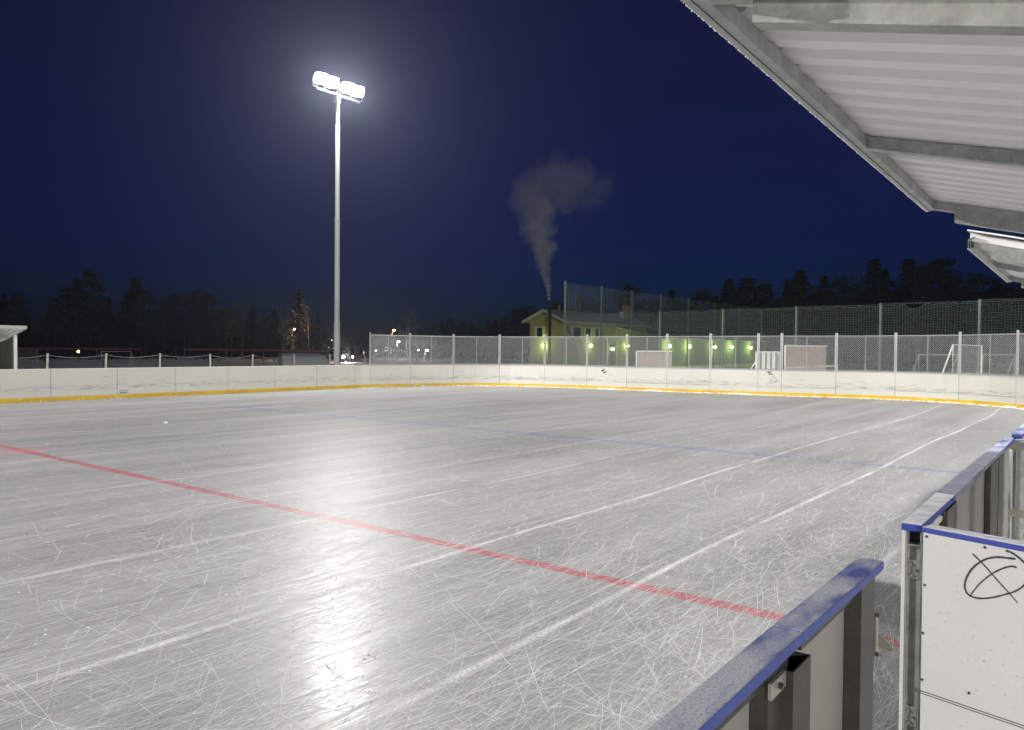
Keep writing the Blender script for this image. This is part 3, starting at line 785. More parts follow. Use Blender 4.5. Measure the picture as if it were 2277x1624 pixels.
def strokes(pts_px, r0, r1, name='marker_scribble'):
    # smooth the polyline
    P = [Vector((a, b)) for a, b in pts_px]; out = []
    for i in range(len(P)-1):
        p0, p1, p2, p3 = P[max(i-1, 0)], P[i], P[i+1], P[min(i+2, len(P)-1)]
        for k in range(6):
            t = k/6; out.append(.5*((2*p1)+(-p0+p2)*t+(2*p0-5*p1+4*p2-p3)*t*t+(-p0+3*p1-3*p2+p3)*t**3))
    out.append(P[-1]); mb = MB(); n = len(out); a = [onw(q.x, q.y, .0012) for q in out]
    vs = []
    for i in range(n):
        d = (a[min(i+1, n-1)]-a[max(i-1, 0)]).normalized(); s_ = d.cross(Wn).normalized(); r = (r0+(r1-r0)*i/(n-1))
        r = r*(.85+.3*rnd.random())
        for k_, off in ((-1, 0), (1, 0)): vs.append(a[i]+s_*r*k_)
    vs2 = [v-Wn*.001 for v in vs]
    fs = [(2*i, 2*i+1, 2*i+3, 2*i+2) for i in range(n-1)]
    m_ = len(vs); fs += [(2*i, 2*i+2, m_+2*i+2, m_+2*i) for i in range(n-1)]+[(2*i+1, 2*i+3, m_+2*i+3, m_+2*i+1) for i in range(n-1)]
    mb.add(vs+vs2, fs); return mb.build(name, M['ink'], gW)
def z3(zx, zy): return ((3500+zx*.5055)/1.7989, (2100+zy*.5055)/1.7989)
strokes([z3(*q) for q in [(1112, 270), (1060, 264), (960, 256), (870, 275), (790, 325), (735, 395), (710, 470), (722, 530), (760, 565), (830, 582), (930, 575), (1040, 548), (1110, 525), (1160, 495), (1195, 460)]], .0038, .0026)
strokes([z3(*q) for q in [(1035, 203), (1090, 225), (1150, 270), (1200, 320)]], .004, .0035)
strokes([z3(*q) for q in [(772, 228), (860, 315), (930, 395), (1010, 485), (1070, 550), (1130, 620)]], .003, .0018)
strokes([z3(*q) for q in [(748, 570), (790, 510), (850, 445), (930, 385), (1010, 345), (1080, 328), (1120, 338)]], .0014, .0035)
mb = MB()
for q in [(410, 92), (870, 178), (395, 477), (378, 856), (372, 1223), (743, 1330)]:
    mb = MB(); c = onw(*z3(*q), 0); mb.tube([c-Wn*.001, c+Wn*.002], .0052, 10); mb.build('screw_head', M['screw'], gW)
a = onw(*z3(313, 1295), .0); b = onw(*z3(1179, 1590), .0); d_ = (b-a); b = a+d_*2.2
mb = MB()
for dz in (0, -.009): mb.beam(a+Vector((0, 0, dz)), b+Vector((0, 0, dz)), .003, .0025, Wn)
mb.build('groove', M['seam'], gW)
mb = MB()
for i in range(110):
    s_ = rnd.uniform(.03, 1.0); z = rnd.uniform(.1, .93) if rnd.random() < .5 else rnd.gauss(.62, .1); c = W0+W1d*s_+Vector((0, 0, z)); l_ = rnd.uniform(.002, .012)
    e = c+W1d*l_+Vector((0, 0, -l_*rnd.uniform(.1, .7))); mb.beam(c, e, .0012, rnd.uniform(.001, .0035), Wn)
mb.build('scuff_mark', M['wood'], gW)['kind'] = 'stuff'
# section C and the second leaf
gC = thing('rink_board_section', 'blue capped rink board at the right edge beyond the second gate', 'rink board', (9, .58, 0), 'bench side board sections')
capseg(7.60, 12, .523, .598, .55, .62, M['blue'], gC); plank('white_sheet', 7.615, 12, .602, .614, 0, .968, M['board'], gC) if False else plank('white_sheet', 7.615, 12, .585, .597, 0, .968, M['panel'], gC)
mb = MB(); mb.box((7.615, .530, .90), (12, .534, .968)); mb.box((7.615, .530, .896), (12, .58, .90)); mb.build('steel_rail', M['galv'], gC)
mb = MB(); mb.box((7.67, .535, .902), (7.68, .582, .966)); mb.build('hollow_shade_plate', M['black'], gC)  # black plate in place of the shade inside the rail's open end
channel(7.63, 7.68, .54, .582, 0, .895, M['galv'], gC)
gD = thing('rink_board_section', 'plain white rink board running on along the bench side to the end curve', 'rink board', (17, .6, 0), 'bench side board sections')
capseg(12.01, 22.6, .55, .62, .55, .62, M['blue'], gD); plank('white_sheet', 12.01, 22.6, .605, .617, 0, .968, M['panel'], gD)
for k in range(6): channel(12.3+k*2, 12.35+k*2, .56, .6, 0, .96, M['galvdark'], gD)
g2 = thing('gate_leaf', 'second open gate leaf, a cream panel hung on the hinge post', 'gate', (7.28, .45, 0))
mb = MB(); mb.box((7.29, -.7, .03), (7.305, .44, .93)); mb.build('white_sheet', M['panel'], g2)
mb = MB(); mb.box((7.27, -.7, .962), (7.34, .55, .985)); mb.build('top_cap', M['blue'], g2)
mb = MB(); mb.box((7.275, .40, .03), (7.289, .45, .96)); mb.box((7.275, -.7, .925), (7.289, .45, .96)); mb.build('steel_frame', M['galv'], g2)
# snow heap behind section B
mb = MB()
for (px, py, r_) in ((2195, 1215, .06), (2207, 1225, .08)):
    q = ony(px, py, .42); mb.ball((q.x, .42, q.z-.06), r_, 10, 1.0, .15)
q = ony(2210, 1215, .45); mb.ball((q.x, .30, 0), .2, 14, 1.3, .1)
tag(mb.build('snow_heap', M['snow'], smooth=True), 'small heap of snow behind the frosted board beside the hinge post', 'snow heap')

# ------------------------------------------------------------------ shelter at the left edge
sh = thing('bench_shelter', 'small white roofed brown bench shelter at the left edge behind the boards', 'shelter', (8, 27, 0))
yf = 26.7; xr = ony(33.5, 790, yf).x; yr = 28.3
pf = ony(33.5, 752, yf)
rear = ony(16.4, 765, yr); xr2 = xr
tip = ony(57, 730, 26.1); bot = ony(15, 766, yr+.1)
mb = MB(); mb.beam((xr, yf, 0), (xr, yf, pf.z+.1), .09, .09, (1, 0, 0)); mb.build('post', M['whitepaint'], sh)
mb = MB(); mb.beam((xr, yr, 0), (xr, yr, rear.z), .09, .09, (1, 0, 0)); mb.build('post', M['whitepaint'], sh)
mb = MB(); mb.beam((xr-2.6, yf, 0), (xr-2.6, yf, pf.z+.1), .09, .09, (1, 0, 0)); mb.build('post', M['whitepaint'], sh)
mb = MB(); mb.prism([(xr-.02, yf+.06, 0), (xr-.02, yr-.06, 0), (xr-.02, yr-.06, rear.z), (xr-.02, yf+.06, pf.z)], (-.03, 0, 0)); mb.build('side_panel', M['darkwall'], sh)
mb = MB(); mb.box((xr-5, yr-.06, 0), (xr-.06, yr-.02, rear.z)); mb.build('back_wall', M['brown'], sh)
slope_ = (tip.z-rear.z)/(yr+.15-26.1)
mb = MB(); x = tip.x; vs = []; xs = []
while x > tip.x-5.5: xs += [(x, 0), (x-.09, 0), (x-.11, .03), (x-.19, .03)]; x -= .21
zr_ = lambda y: tip.z-(y-26.1)*slope_
for xx, dz in xs: vs += [(xx, 26.1, zr_(26.1)+dz), (xx, yr+.2, zr_(yr+.2)+dz)]
mb.add(vs, [(2*i, 2*i+1, 2*i+3, 2*i+2) for i in range(len(xs)-1)])
ro = mb.build('roof_sheet', M['sheet'], sh); sd = ro.modifiers.new('solid', 'SOLIDIFY'); sd.thickness = .006
mb = MB(); mb.beam((tip.x-5.5, 26.08, tip.z+.02), (tip.x+.03, 26.08, tip.z+.02), .02, .10); mb.beam((tip.x+.02, 26.1, tip.z+.02), (tip.x+.02, yr+.2, zr_(yr+.2)+.02), .02, .09); mb.build('roof_edge', M['alu'], sh)
mb = MB(); mb.beam((tip.x-5.5, yr, zr_(yr)-.05), (tip.x-.1, yr, zr_(yr)-.05), .06, .08); mb.beam((tip.x-5.5, 27.2, zr_(27.2)-.05), (tip.x-.1, 27.2, zr_(27.2)-.05), .06, .06); mb.build('roof_beam', M['whitepaint'], sh)

# ------------------------------------------------------------------ low post-and-mesh fence behind the left boards
pf_ = thing('mesh_fence', 'low sagging wire mesh on leaning wooden posts behind the left boards', 'fence', (18, 33, 0))
YF = 33.0; tops = [(-14, 786), (106, 786), (236, 786), (356, 786), (467, 787), (562, 788), (654, 788), (733.5, 788), (811, 789), (880, 791), (943, 791), (1005, 791)]
pp = []
for i, (px, py) in enumerate(tops):
    q = ony(px, py, YF); lean = rnd.uniform(-.08, .08) if 0 < i < 11 else 0
    mb = MB(); mb.tube([(q.x+lean*.8, YF, -.05), (q.x, YF, q.z)], [.05, .042], 8); mb.build('wooden_post', M['wood'], pf_); pp.append(q)
mw = MB()
for a, b in zip(pp[:-1], pp[1:]):
    sag = rnd.uniform(.10, .16); prev = None; nn = 12
    topz = [a.z*(1-u)+b.z*u-.06-sag*(1-(2*u-1)**2)*1.0 for u in [k/nn for k in range(nn+1)]]
    mw.tube([(a.x+(b.x-a.x)*k/nn, YF+.06, topz[k]) for k in range(nn+1)], .006, 4)
    ln = b.x-a.x; per = .11; z0 = .35
    k = -20
    while k*per < ln+1.2:
        for sg in (1, -1):
            hh = 1.0; s0 = k*per; 
            pts = []
            for q in range(7):
                s_ = s0+sg*hh*q/6; zz = z0+hh*q/6
                if 0 <= s_ <= ln:
                    u = s_/ln; zt = a.z*(1-u)+b.z*u-.06-sag*(1-(2*u-1)**2)
                    if zz <= zt: pts.append((a.x+s_, YF+.06, zz))
            if len(pts) > 1: mw.tube(pts, .0022, 3, False)
        k += 1
mw.build('wire_mesh', M['wire'], pf_)

# ------------------------------------------------------------------ far playing field things on the left
def rail(pa, pb, posts, D0, D1, label, base_z=0):
    a = far(*pa, D0); b = far(*pb, D1); t = thing('pipe_railing', label, 'railing', (a.x, a.y, 0), 'red pipe railings round the far field')
    mb = MB(); mb.tube([a, b], .07, 6); mb.build('rail', M['red'], t)
    for u in posts:
        p = a.lerp(b, u); mb = MB(); mb.tube([(p.x, p.y, 0), p], .035, 6); mb.build('post', M['red'], t)
    return t
rail((36, 775), (314, 776.5), (.0, .235, .63, 1), 78, 82, 'red pipe railing on the left with a small goal before it')
rail((410, 777), (735, 781), (0, .275, .53, .77), 80, 84, 'red pipe railing right of the first, ending by the mast')
def goal(pxa, pxb, ptop, D, label, m=M['whitepaint'], depth=.8, r=.04, group='small goals'):
    a = far(pxa, ptop, D); b = far(pxb, ptop, D); t = thing('field_goal', label, 'goal', (a.x, a.y, 0), group)
    bk = Vector((Fv.x, Fv.y, 0)).normalized()*depth
    mb = MB(); mb.tube([(a.x, a.y, 0), a, b, (b.x, b.y, 0)], r, 6); mb.build('goal_frame', m, t)
    mb = MB()
    for p in (a, b): mb.tube([p, (p.x+bk.x, p.y+bk.y, .05)], r*.7, 5)
    mb.tube([(a.x+bk.x, a.y+bk.y, .05), (b.x+bk.x, b.y+bk.y, .05)], r*.7, 5); mb.build('rear_stay', m, t)
    return t
goal(225, 291, 782, 72, 'small pale goal standing before the left red railing')
# dugout-like box
q = gnd(39, 74); q2 = gnd(84, 74); z_ = hz(60, 779, 74)
t = thing('notice_frame', 'low grey framed board behind the mesh fence beside the shelter', 'board', q)
dv = (q2-q); mb = MB(); mb.beam(q+Vector((0, 0, z_)), q2+Vector((0, 0, z_)), .06, .06); mb.beam(q, q+Vector((0, 0, z_)), .06, .06, (1, 0, 0)); mb.beam(q2, q2+Vector((0, 0, z_)), .06, .06, (1, 0, 0)); mb.build('frame', M['wood'], t)
mb = MB(); mb.beam(q+Vector((0, 0, z_*.55)), q2+Vector((0, 0, z_*.55)), .03, z_*.7); mb.build('panel', M['darkwall'], t)
# snow covered tarpaulin mound
a = gnd(622, 70); b = gnd(728, 72); z_ = hz(670, 786, 70)
dv = (b-a).normalized(); nv = Vector((-dv.y, dv.x, 0)); t = None; vs = []; fs = []; nu, nv_ = 14, 8; LnT = (b-a).length
for i in range(nu+1):
    u = i/nu; ex = 1-max(0, (u-.86)/.14)**2*.6
    for j in range(nv_+1):
        an = math.pi*j/nv_; pz = z_*math.sin(an)**.7*ex+.02*rnd.random() if 0 < j < nv_ else -.05
        p = a+dv*(LnT*u)-nv*(1.6*math.cos(an)); vs.append((p.x, p.y, pz))
for i in range(nu):
    for j in range(nv_): k = i*(nv_+1)+j; fs.append((k, k+1, k+nv_+2, k+nv_+1))
fs.append(tuple(range(nv_+1))); fs.append(tuple(nu*(nv_+1)+j for j in range(nv_+1))[::-1])
mb = MB(); mb.add(vs, fs); tag(mb.build('covered_stack', M['snow'], smooth=False), 'long low snow dusted cover lying before the right red railing', 'covered stack')

# ------------------------------------------------------------------ street lamps and distant lights
def streetlamp(px, py, D, label, m, energy, colr, arm=.6, headr=.22, group='distant street lamps'):
    p = far(px, py, D); t = thing('street_lamp', label, 'street lamp', (p.x, p.y, 0), group)
    s_ = -Rv0*arm
    mb = MB(); mb.tube([(p.x+s_.x, p.y+s_.y, 0), (p.x+s_.x, p.y+s_.y, p.z-.2)], [.10, .06], 8); mb.tube([(p.x+s_.x, p.y+s_.y, p.z-.2), (p.x, p.y, p.z+.06)], .04, 6); mb.build('pole', M['galvdark'], t)
    mb = MB(); mb.ball((p.x, p.y, p.z), headr, 10, .55); mb.build('lamp_head', m, t, smooth=True)
    if energy:
        ld = bpy.data.lights.new('street', 'POINT'); ld.energy = energy; ld.color = colr; ld.shadow_soft_size = .3
        lo = bpy.data.objects.new('lamp_light', ld); col.objects.link(lo); lo.parent = t; lo.location = (0, 0, p.z-.5)
    return t
streetlamp(655, 732, 112, 'orange street lamp among bare trees left of the mast', M['lamp_orange'], 2500, (1, .6, .3), .35)
streetlamp(739.6, 758, 150, 'white street lamp just left of the mast foot', M['lamp_white'], 300, (1, .95, .85), .3, .28)
streetlamp(876.5, 734.5, 150, 'orange street lamp above the left end of the chain link fence', M['lamp_orange'], 600, (1, .65, .3), .35, .3)
streetlamp(886, 760, 140, 'bright white lamp seen through the fence below the orange lamp', M['lamp_white'], 900, (1, .97, .9), .3, .28)
streetlamp(836, 780, 120, 'low white lamp behind the first fence bay', M['lamp_white'], 0, None, .3, .14)
streetlamp(930.5, 779, 120, 'fainter of two close white lamps behind the second fence bay', M['lamp_white'], 0, None, .3, .15)
streetlamp(949, 779.5, 120, 'brighter of two close white lamps behind the second fence bay', M['lamp_white'], 300, (1, .97, .9), .3, .24)
# car with headlights on, by the gate frame
p = gnd(781, 105); t = thing('parked_car', 'dark car facing the rink with headlights blazing right of the mast', 'car', (p.x, p.y, 0))
fw = -Vector((Fv.x, Fv.y, 0)).normalized(); sd_ = Vector((-fw.y, fw.x, 0))
def cpt(f_, s_, z_): q = p+fw*f_+sd_*s_; return (q.x, q.y, z_)
mb = MB(); side = [(2.1, .35), (2.15, .75), (1.2, .95), (.5, 1.42), (-1.2, 1.45), (-2.0, 1.0), (-2.1, .35)]
mb.prism([cpt(f_, -.85, z_) for f_, z_ in side], sd_*1.7); mb.build('body', M['chim'], t)
for s_ in (-.62, .62):
    mb = MB(); mb.ball(cpt(2.16, s_, .68), .13 if s_ > 0 else .19, 8); mb.build('headlight', M['head'], t)
for f_ in (1.35, -1.35):
    for s_ in (-.86, .86):
        mb = MB(); c = Vector(cpt(f_, s_, .32)); mb.tube([c-sd_*.1, c+sd_*.1], .32, 12); mb.build('wheel', M['black'], t)
ld = bpy.data.lights.new('headlight_beam', 'SPOT'); ld.energy = 5000; ld.spot_size = R(120); ld.spot_blend = .9; ld.shadow_soft_size = .1; ld.color = (1, .93, .8)
lo = bpy.data.objects.new('headlight_light', ld); col.objects.link(lo); lo.parent = t; lo.location = fw*2.4+Vector((0, 0, .68)); lo.rotation_euler = (fw+Vector((0, 0, -.12))).to_track_quat('-Z', 'Y').to_euler()
a = gnd(757, 96); b = gnd(795, 96); zt = hz(776, 775, 96); t = thing('pipe_gate', 'dark pipe gate frame standing before the blazing headlights', 'gate', a)
mb = MB(); mb.tube([a, (a.x, a.y, zt), (b.x, b.y, zt), b], .05, 6); mb.tube([a.lerp(b, .66), a.lerp(b, .66)+Vector((0, 0, zt))], .05, 6); mb.build('pipe_frame', M['galvdark'], t)
# small far houses with lit windows
def farhouse(px0, px1, ptop, D, label, wins, m=M['darkwall'], rm=M['roof']):
    a = gnd(px0, D); b = gnd(px1, D); zt = hz((px0+px1)/2, ptop, D); ze = zt*.62; dv = (b-a); nv = Vector((Fv.x, Fv.y, 0)).normalized()*6
    t = thing('far_house', label, 'house', a, 'far houses beyond the field')
    mb = MB(); mb.prism([a, b, b+nv, a+nv], (0, 0, ze)); mb.build('wall', m, t)
    mb = MB(); u = dv.normalized()*.3; up = Vector((0, 0, 1))
    mb.prism([a-u-nv*.05+up*ze, a-u+nv*.5+up*zt, a-u+nv*1.05+up*ze], dv+u*2); mb.build('roof', rm, t)
    for (wx, wy, ww, wh) in wins:
        c = far(wx, wy, D-.1); r_ = Rv0*ww/2
        mb = MB(); mb.prism([c-r_-Vector((0, 0, wh/2)), c+r_-Vector((0, 0, wh/2)), c+r_+Vector((0, 0, wh/2)), c-r_+Vector((0, 0, wh/2))], -nv.normalized()*.05); mb.build('lit_window', M['winlit'], t)
    return t
farhouse(715, 748, 762, 170, 'far house with bright window left of the mast foot', [(731, 772, 2.0, 1.2), (729.5, 784.5, 1.0, 1.0), (737, 784.5, 1.6, .9)])
farhouse(800, 816, 766, 175, 'far house with two small lit windows right of the headlights', [(804.5, 785, .7, 1.2), (808, 785, .7, 1.2)])
farhouse(855, 905, 768, 170, 'pale far house lit by the white lamp behind the fence', [(860, 776, .8, .8), (872, 782, .6, .8)], M['whitepaint'])
farhouse(915, 960, 772, 180, 'far house with lit windows behind the second fence bay', [(924, 786, .9, .9), (941, 787, .9, .9), (925, 792, .7, .7)])
farhouse(160, 260, 772, 140, 'dim low building behind the left railing with one yellow window', [(174, 782, .5, .6)])
mb = MB(); c = far(174, 782, 90); tl = thing('wall_lamp', 'small yellow lamp glowing above the left railing', 'lamp', (c.x, c.y, 0))
mb.ball(c, .16, 8); mb.build('lamp_head', M['lamp_orange'], tl); mb = MB(); mb.tube([(c.x, c.y, 0), (c.x, c.y, c.z-.1)], .04, 6); mb.build('pole', M['galvdark'], tl)

# ------------------------------------------------------------------ green ball nets
def cord_net(t, P0, P1, ztop, zbot, cell, hook, rad, seed, sagb=.12, broken=None):
    rr = random.Random(seed); P0 = Vector(P0); P1 = Vector(P1); ln = (P1-P0).length; d = (P1-P0)/ln; nrm_ = Vector((-d.y, d.x, 0))
    nh = max(1, round(ln/hook)); hw = ln/nh
    def top(s_):
        k = min(int(s_/hw), nh-1); u = (s_-k*hw)/hw
        sg = sagb*(1-(2*u-1)**2)
        if broken and broken[0] <= s_ <= broken[1]:
            u = (s_-broken[0])/(broken[1]-broken[0]); sg = sagb*3*(1-(2*u-1)**2)
        return ztop-.02-sg
    wv = [rr.uniform(-1, 1) for _ in range(200)]
    def wob(s_, z): return .06*mnoise.noise(Vector((s_*.6, z*.5, seed)))
    mb = MB(); n = int(ln/cell)
    for i in range(n+1):
        s_ = i*ln/n; zt = top(s_); pts = []
        for k in range(5):
            z = zt+(zbot-zt)*k/4; p = P0+d*(s_+wob(s_, z)*.5)+nrm_*wob(s_+9, z); pts.append((p.x, p.y, z))
        mb.tube(pts, rad, 3, False)
    m_ = int((ztop-zbot)/cell); q = max(4, int(ln/.2))
    for j in range(m_+1):
        f = j/m_; pts = []
        for k in range(q+1):
            s_ = ln*k/q; zt = top(s_); z = zt+(zbot-zt)*f+(.03*mnoise.noise(Vector((s_*1.1, j*.35, seed+4))) if j else 0)
            p = P0+d*s_+nrm_*wob(s_+9, z); pts.append((p.x, p.y, z))
        mb.tube(pts, rad*(1.5 if j == 0 else 1), 3, False)
    mb.build('net', M['greennet'], t)
    mb = MB(); mb.tube([(P0.x, P0.y, ztop), (P1.x, P1.y, ztop)], rad*1.0, 4); mb.build('top_cable', M['greennet'], t)
def netpost(t, x, y, z, r=.06):
    mb = MB(); mb.tube([(x, y, 0), (x, y, z)], r, 10); mb.ball((x, y, z), r*1.25, 8, .7); mb.build('net_post', M['green'], t)
XN = 40.0; YN_ = 26.9
n1 = thing('ball_net', 'long lower green ball net on posts behind the end boards', 'net', (XN, 12, 0), 'green ball nets')
ys = [YN_, 23.6, 20.3, 16.5, 12.55, 8.55, 4.45, .4, -3.6]
zt = [3.93, 3.95, 3.97, 3.99, 4.03, 4.05, 4.11, 4.15, 4.2]
for i in range(len(ys)):
    if i not in (0, 1): netpost(n1, XN, ys[i], zt[i], .06)
for i in range(len(ys)-1):
    cord_net(n1, (XN-.07, ys[i], 0), (XN-.07, ys[i+1], 0), (zt[i]+zt[i+1])/2-.02, .3, .12, .42 if i < 2 else .5, .0052, i+1, .085, broken=(1.0, 1.95) if i == 5 else None)
n2 = thing('ball_net', 'tall pale green ball net receding on high posts beside the yellow house', 'net', (XN, YN_, 0), 'green ball nets')
xs_ = [XN, 44.4, 48.6, 53.1, 58, 63.3, 69, 75]
for i, x in enumerate(xs_): netpost(n2, x, YN_, 6.05 if i < 5 else 5.95, .075 if i == 0 else .06)
for i in range(len(xs_)-1):
    cord_net(n2, (xs_[i], YN_-.07, 0), (xs_[i+1], YN_-.07, 0), 6.0, 3.2 if i > 1 else .4, .13, .5, .0048, 20+i, .10)
mb = MB(); mb.tube([(XN, YN_, 3.55), (XN+1.4, YN_, 1.8), (XN+1.6, YN_, 0)], .05, 8); mb.build('brace', M['green'], n2)
mb = MB()
for x_, z0 in ((40.9, 3.6), (41.3, 3.6), (41.7, 3.6), (42.2, 4.2)): mb.tube([(x_, YN_+.3, z0-.3), (x_, YN_+.3, 5.6)], .008, 4)
mb.build('hanging_cord', M['greennet'], n2)

# ------------------------------------------------------------------ practice boards and goals between fence and net
def board_prop(px0, px1, ptop, D0, D1, label, m, name='practice_board', cat='board', ribs=0, brace=True):
    a = gnd(px0, D0); b = gnd(px1, D1); z = (hz(px0, ptop, D0)+hz(px1, ptop, D1))/2
    t = thing(name, label, cat, a, 'boards leaning behind the end fence')
    d = (b-a).normalized(); bk = Vector((-d.y, d.x, 0));
    if bk.dot(Fv) < 0: bk = -bk
    mb = MB(); mb.prism([a, b, b+bk*.03, a+bk*.03], (0, 0, z)); mb.build('panel', m, t)
    mb = MB(); mb.beam(a-bk*.02+Vector((0, 0, z)), b-bk*.02+Vector((0, 0, z)), .05, .05); mb.beam(a-bk*.02, a-bk*.02+Vector((0, 0, z)), .05, .05, tuple(d))
    mb.build('edge_frame', M['whitepaint'], t)
    for k in range(ribs):
        u = (k+1)/(ribs+1); q = a.lerp(b, u)-bk*.02; mb = MB(); mb.beam(q, q+Vector((0, 0, z-.03)), .06, .04, tuple(d)); mb.build('dark_batten', M['seam'], t)
    if brace:
        q = a-d*.75-bk*.1; mb = MB(); mb.beam(q, a+Vector((0, 0, z*.75)), .05, .05); mb.build('brace', M['whitepaint'], t)
    return t
board_prop(1415, 1494, 781.5, 37.5, 37.5, 'pinkish practice board behind the fence left of the lime lamps', M['ply'], brace=False)
board_prop(1681, 1737, 783, 35, 34.6, 'battened grey board with diagonal prop behind the fence', M['whitepaint'], ribs=4)
board_prop(1745, 1837, 769.5, 34, 35, 'wide plywood practice board right of the battened board', M['ply'], brace=False)
mb = MB(); a = gnd(1747, 32.5); b = gnd(1862, 33.5); za = hz(1747, 818, 32.5); zb_ = hz(1862, 814, 33.5)
mb.beam(a+Vector((0, 0, za)), b+Vector((0, 0, zb_)), .12, .08); mb.beam(a, a+Vector((0, 0, za)), .06, .06, (1, 0, 0)); mb.beam(b, b+Vector((0, 0, zb_)), .06, .06, (1, 0, 0))
tag(mb.build('low_bench', M['wood']), 'low pale bench in front of the wide plywood board', 'bench')
# hockey goal on edge
a = far(2119, 767, 30.5); b = far(2183, 769, 31.3)
t = thing('training_goal', 'pale framed goal with slanting stay behind the right fence bays', 'goal', (a.x, a.y, 0), 'goals behind the end fence')
dd = (b-a).normalized(); bk = Vector((-dd.y, dd.x, 0));
if bk.dot(Fv) < 0: bk = -bk
mb = MB(); mb.tube([(a.x, a.y, 0), a, b, (b.x, b.y, 0)], .03, 6); mb.tube([a, a-dd*1.15*.9+Vector((0, 0, -a.z+.1))], .03, 6); mb.build('goal_frame', M['whitepaint'], t)
mb = MB(); n = 22
for k in range(n+1):
    q = a.lerp(b, k/n); mb.tube([q, (q.x, q.y, .1)], .004, 3, False)
for k in range(16):
    z = .1+(a.z-.1)*k/16; mb.tube([(a.x, a.y, z), (b.x, b.y, z)], .004, 3, False)
mb.build('goal_net', M['wire'], t)
mb = MB(); q = a-dd*1.3; mb.beam((q.x, q.y, .62), (a.x+dd.x*.1, a.y+dd.y*.1, .62), .3, .05); mb.beam((q.x, q.y, 0), (q.x, q.y, .6), .05, .05, (1, 0, 0)); mb.build('low_shelf', M['whitepaint'], t)
goal(2043, 2130, 789, 35, 'low goal frame standing left behind the pale framed goal', M['wood'], .9, .03, 'goals behind the end fence')
goal(2186, 2257, 789, 34, 'low goal frame standing right of the pale framed goal', M['wood'], .9, .03, 'goals behind the end fence')

# ------------------------------------------------------------------ yellow house
XG = onx(1161, 716, 60).x; XG = 60.0
cor = onx(1253, 712, XG); lf = onx(1178.5, 716, XG); tipl = onx(1161, 716, XG-.6); rg = onx(1208, 693, XG)
yw0, yw1 = cor.y, lf.y; ze = cor.z; zrg = rg.z; ymid = (yw0+yw1)/2; xe = ony(1378, 740, yw0).x
hs = thing('yellow_house', 'pale yellow house with dark chimney pipe and snowy roof behind the fence', 'house', (XG, yw0, 0))
mb = MB(); mb.prism([(XG, yw0, 0), (XG, yw1, 0), (XG, yw1, ze), (XG, ymid, zrg-.15), (XG, yw0, ze)], (xe+6-XG, 0, 0)); mb.build('wall', M['yellow'], hs)
ov = .55; th = .16; sl_ = (zrg-ze)/((yw1-yw0)/2)
mb = MB()
for yo, sgn in ((yw0-ov, -1), (yw1+ov, 1)):
    zo = ze-ov*sl_+.03
    mb.prism([(XG-.6, ymid, zrg+.04), (XG-.6, yo, zo), (XG-.6, yo, zo+th), (XG-.6, ymid, zrg+.04+th)], (xe+6.5-XG, 0, 0))
mb.build('roof', M['roof'], hs)
mb = MB()
for yo in (yw0-ov, yw1+ov): mb.beam((XG-.62, yo, ze-ov*sl_+.08), (XG-.62, ymid, zrg+.12), .04, .2)
mb.beam((XG-.6, yw0-ov-.05, ze-ov*sl_+.06), (xe+6, yw0-ov-.05, ze-ov*sl_+.06), .1, .1); mb.build('fascia', M['whitepaint'], hs)
def win_x(px0, px1, py0, py1):
    a = onx(px0, py1, XG-.03); b = onx(px1, py0, XG-.03); mb = MB(); mb.box((XG-.05, a.y, a.z), (XG-.01, b.y, b.z)); return a, b, mb
a, b, mb = win_x(1189, 1213, 726, 752); wf = mb.build('window', M['whitepaint'], hs)
a, b, mb = win_x(1194.5, 1206, 729, 751); mb = MB(); mb.box((XG-.07, a.y, a.z), (XG-.051, b.y, b.z)); mb.build('pane', M['glass'], wf)
for (x0, x1, y0, y1) in ((1273, 1292, 729, 752), (1301, 1313, 731, 752), (1322, 1330, 731, 752), ):
    a = ony(x0-2, y1, yw0-.03); b = ony(x1+4, y0-2, yw0-.03); mb = MB(); mb.box((a.x, yw0-.05, a.z), (b.x, yw0-.01, b.z)); wf = mb.build('window', M['whitepaint'], hs)
    a = ony(x0+2, y1-1, yw0-.06); b = ony(x1, y0, yw0-.06); mb = MB(); mb.box((a.x, yw0-.08, a.z), (b.x, yw0-.051, b.z)); mb.build('pane', M['glass'], wf)
a = ony(1345, 816, yw0); b = ony(1372, 760, yw0); mb = MB(); mb.box((a.x, yw0-.06, 0), (b.x, yw0-.005, b.z)); dr = mb.build('door', M['darkwall'], hs)
mb = MB(); mb.box((a.x+.8, yw0-.08, .3), (b.x-.8, yw0-.061, b.z-.3)); mb.build('door_glass', M['glass'], dr)
# steel chimney pipe with ladder, stands before the gable
cx_ = onx(1222.5, 740, XG-.9); zc = far(1222, 668, cx_.x/ray(1222, 668).x*FPX).z
mb = MB(); mb.tube([(XG-.9, cx_.y, 0), (XG-.9, cx_.y, zc)], .135, 12); ch = mb.build('chimney_pipe', M['chim'], hs)
mb = MB(); mb.tube([(XG-.9, cx_.y, zc+.02), (XG-.9, cx_.y, zc+.25)], .06, 8); mb.beam((XG-.9, cx_.y+.1, zc+.28), (XG-.9, cx_.y+.55, zc+.32), .05, .03); mb.build('chimney_cap', M['galv'], ch)
mb = MB(); ya, yb_ = onx(1213.5, 740, XG-.6).y, onx(1217.5, 740, XG-.6).y
mb.tube([(XG-.15, ya, .5), (XG-.15, ya, ze+.8)], .02, 4); mb.tube([(XG-.15, yb_, .5), (XG-.15, yb_, ze+.8)], .02, 4)
for k in range(16): mb.tube([(XG-.15, ya, .6+k*.3), (XG-.15, yb_, .6+k*.3)], .012, 4)
mb.build('ladder', M['galvdark'], hs)
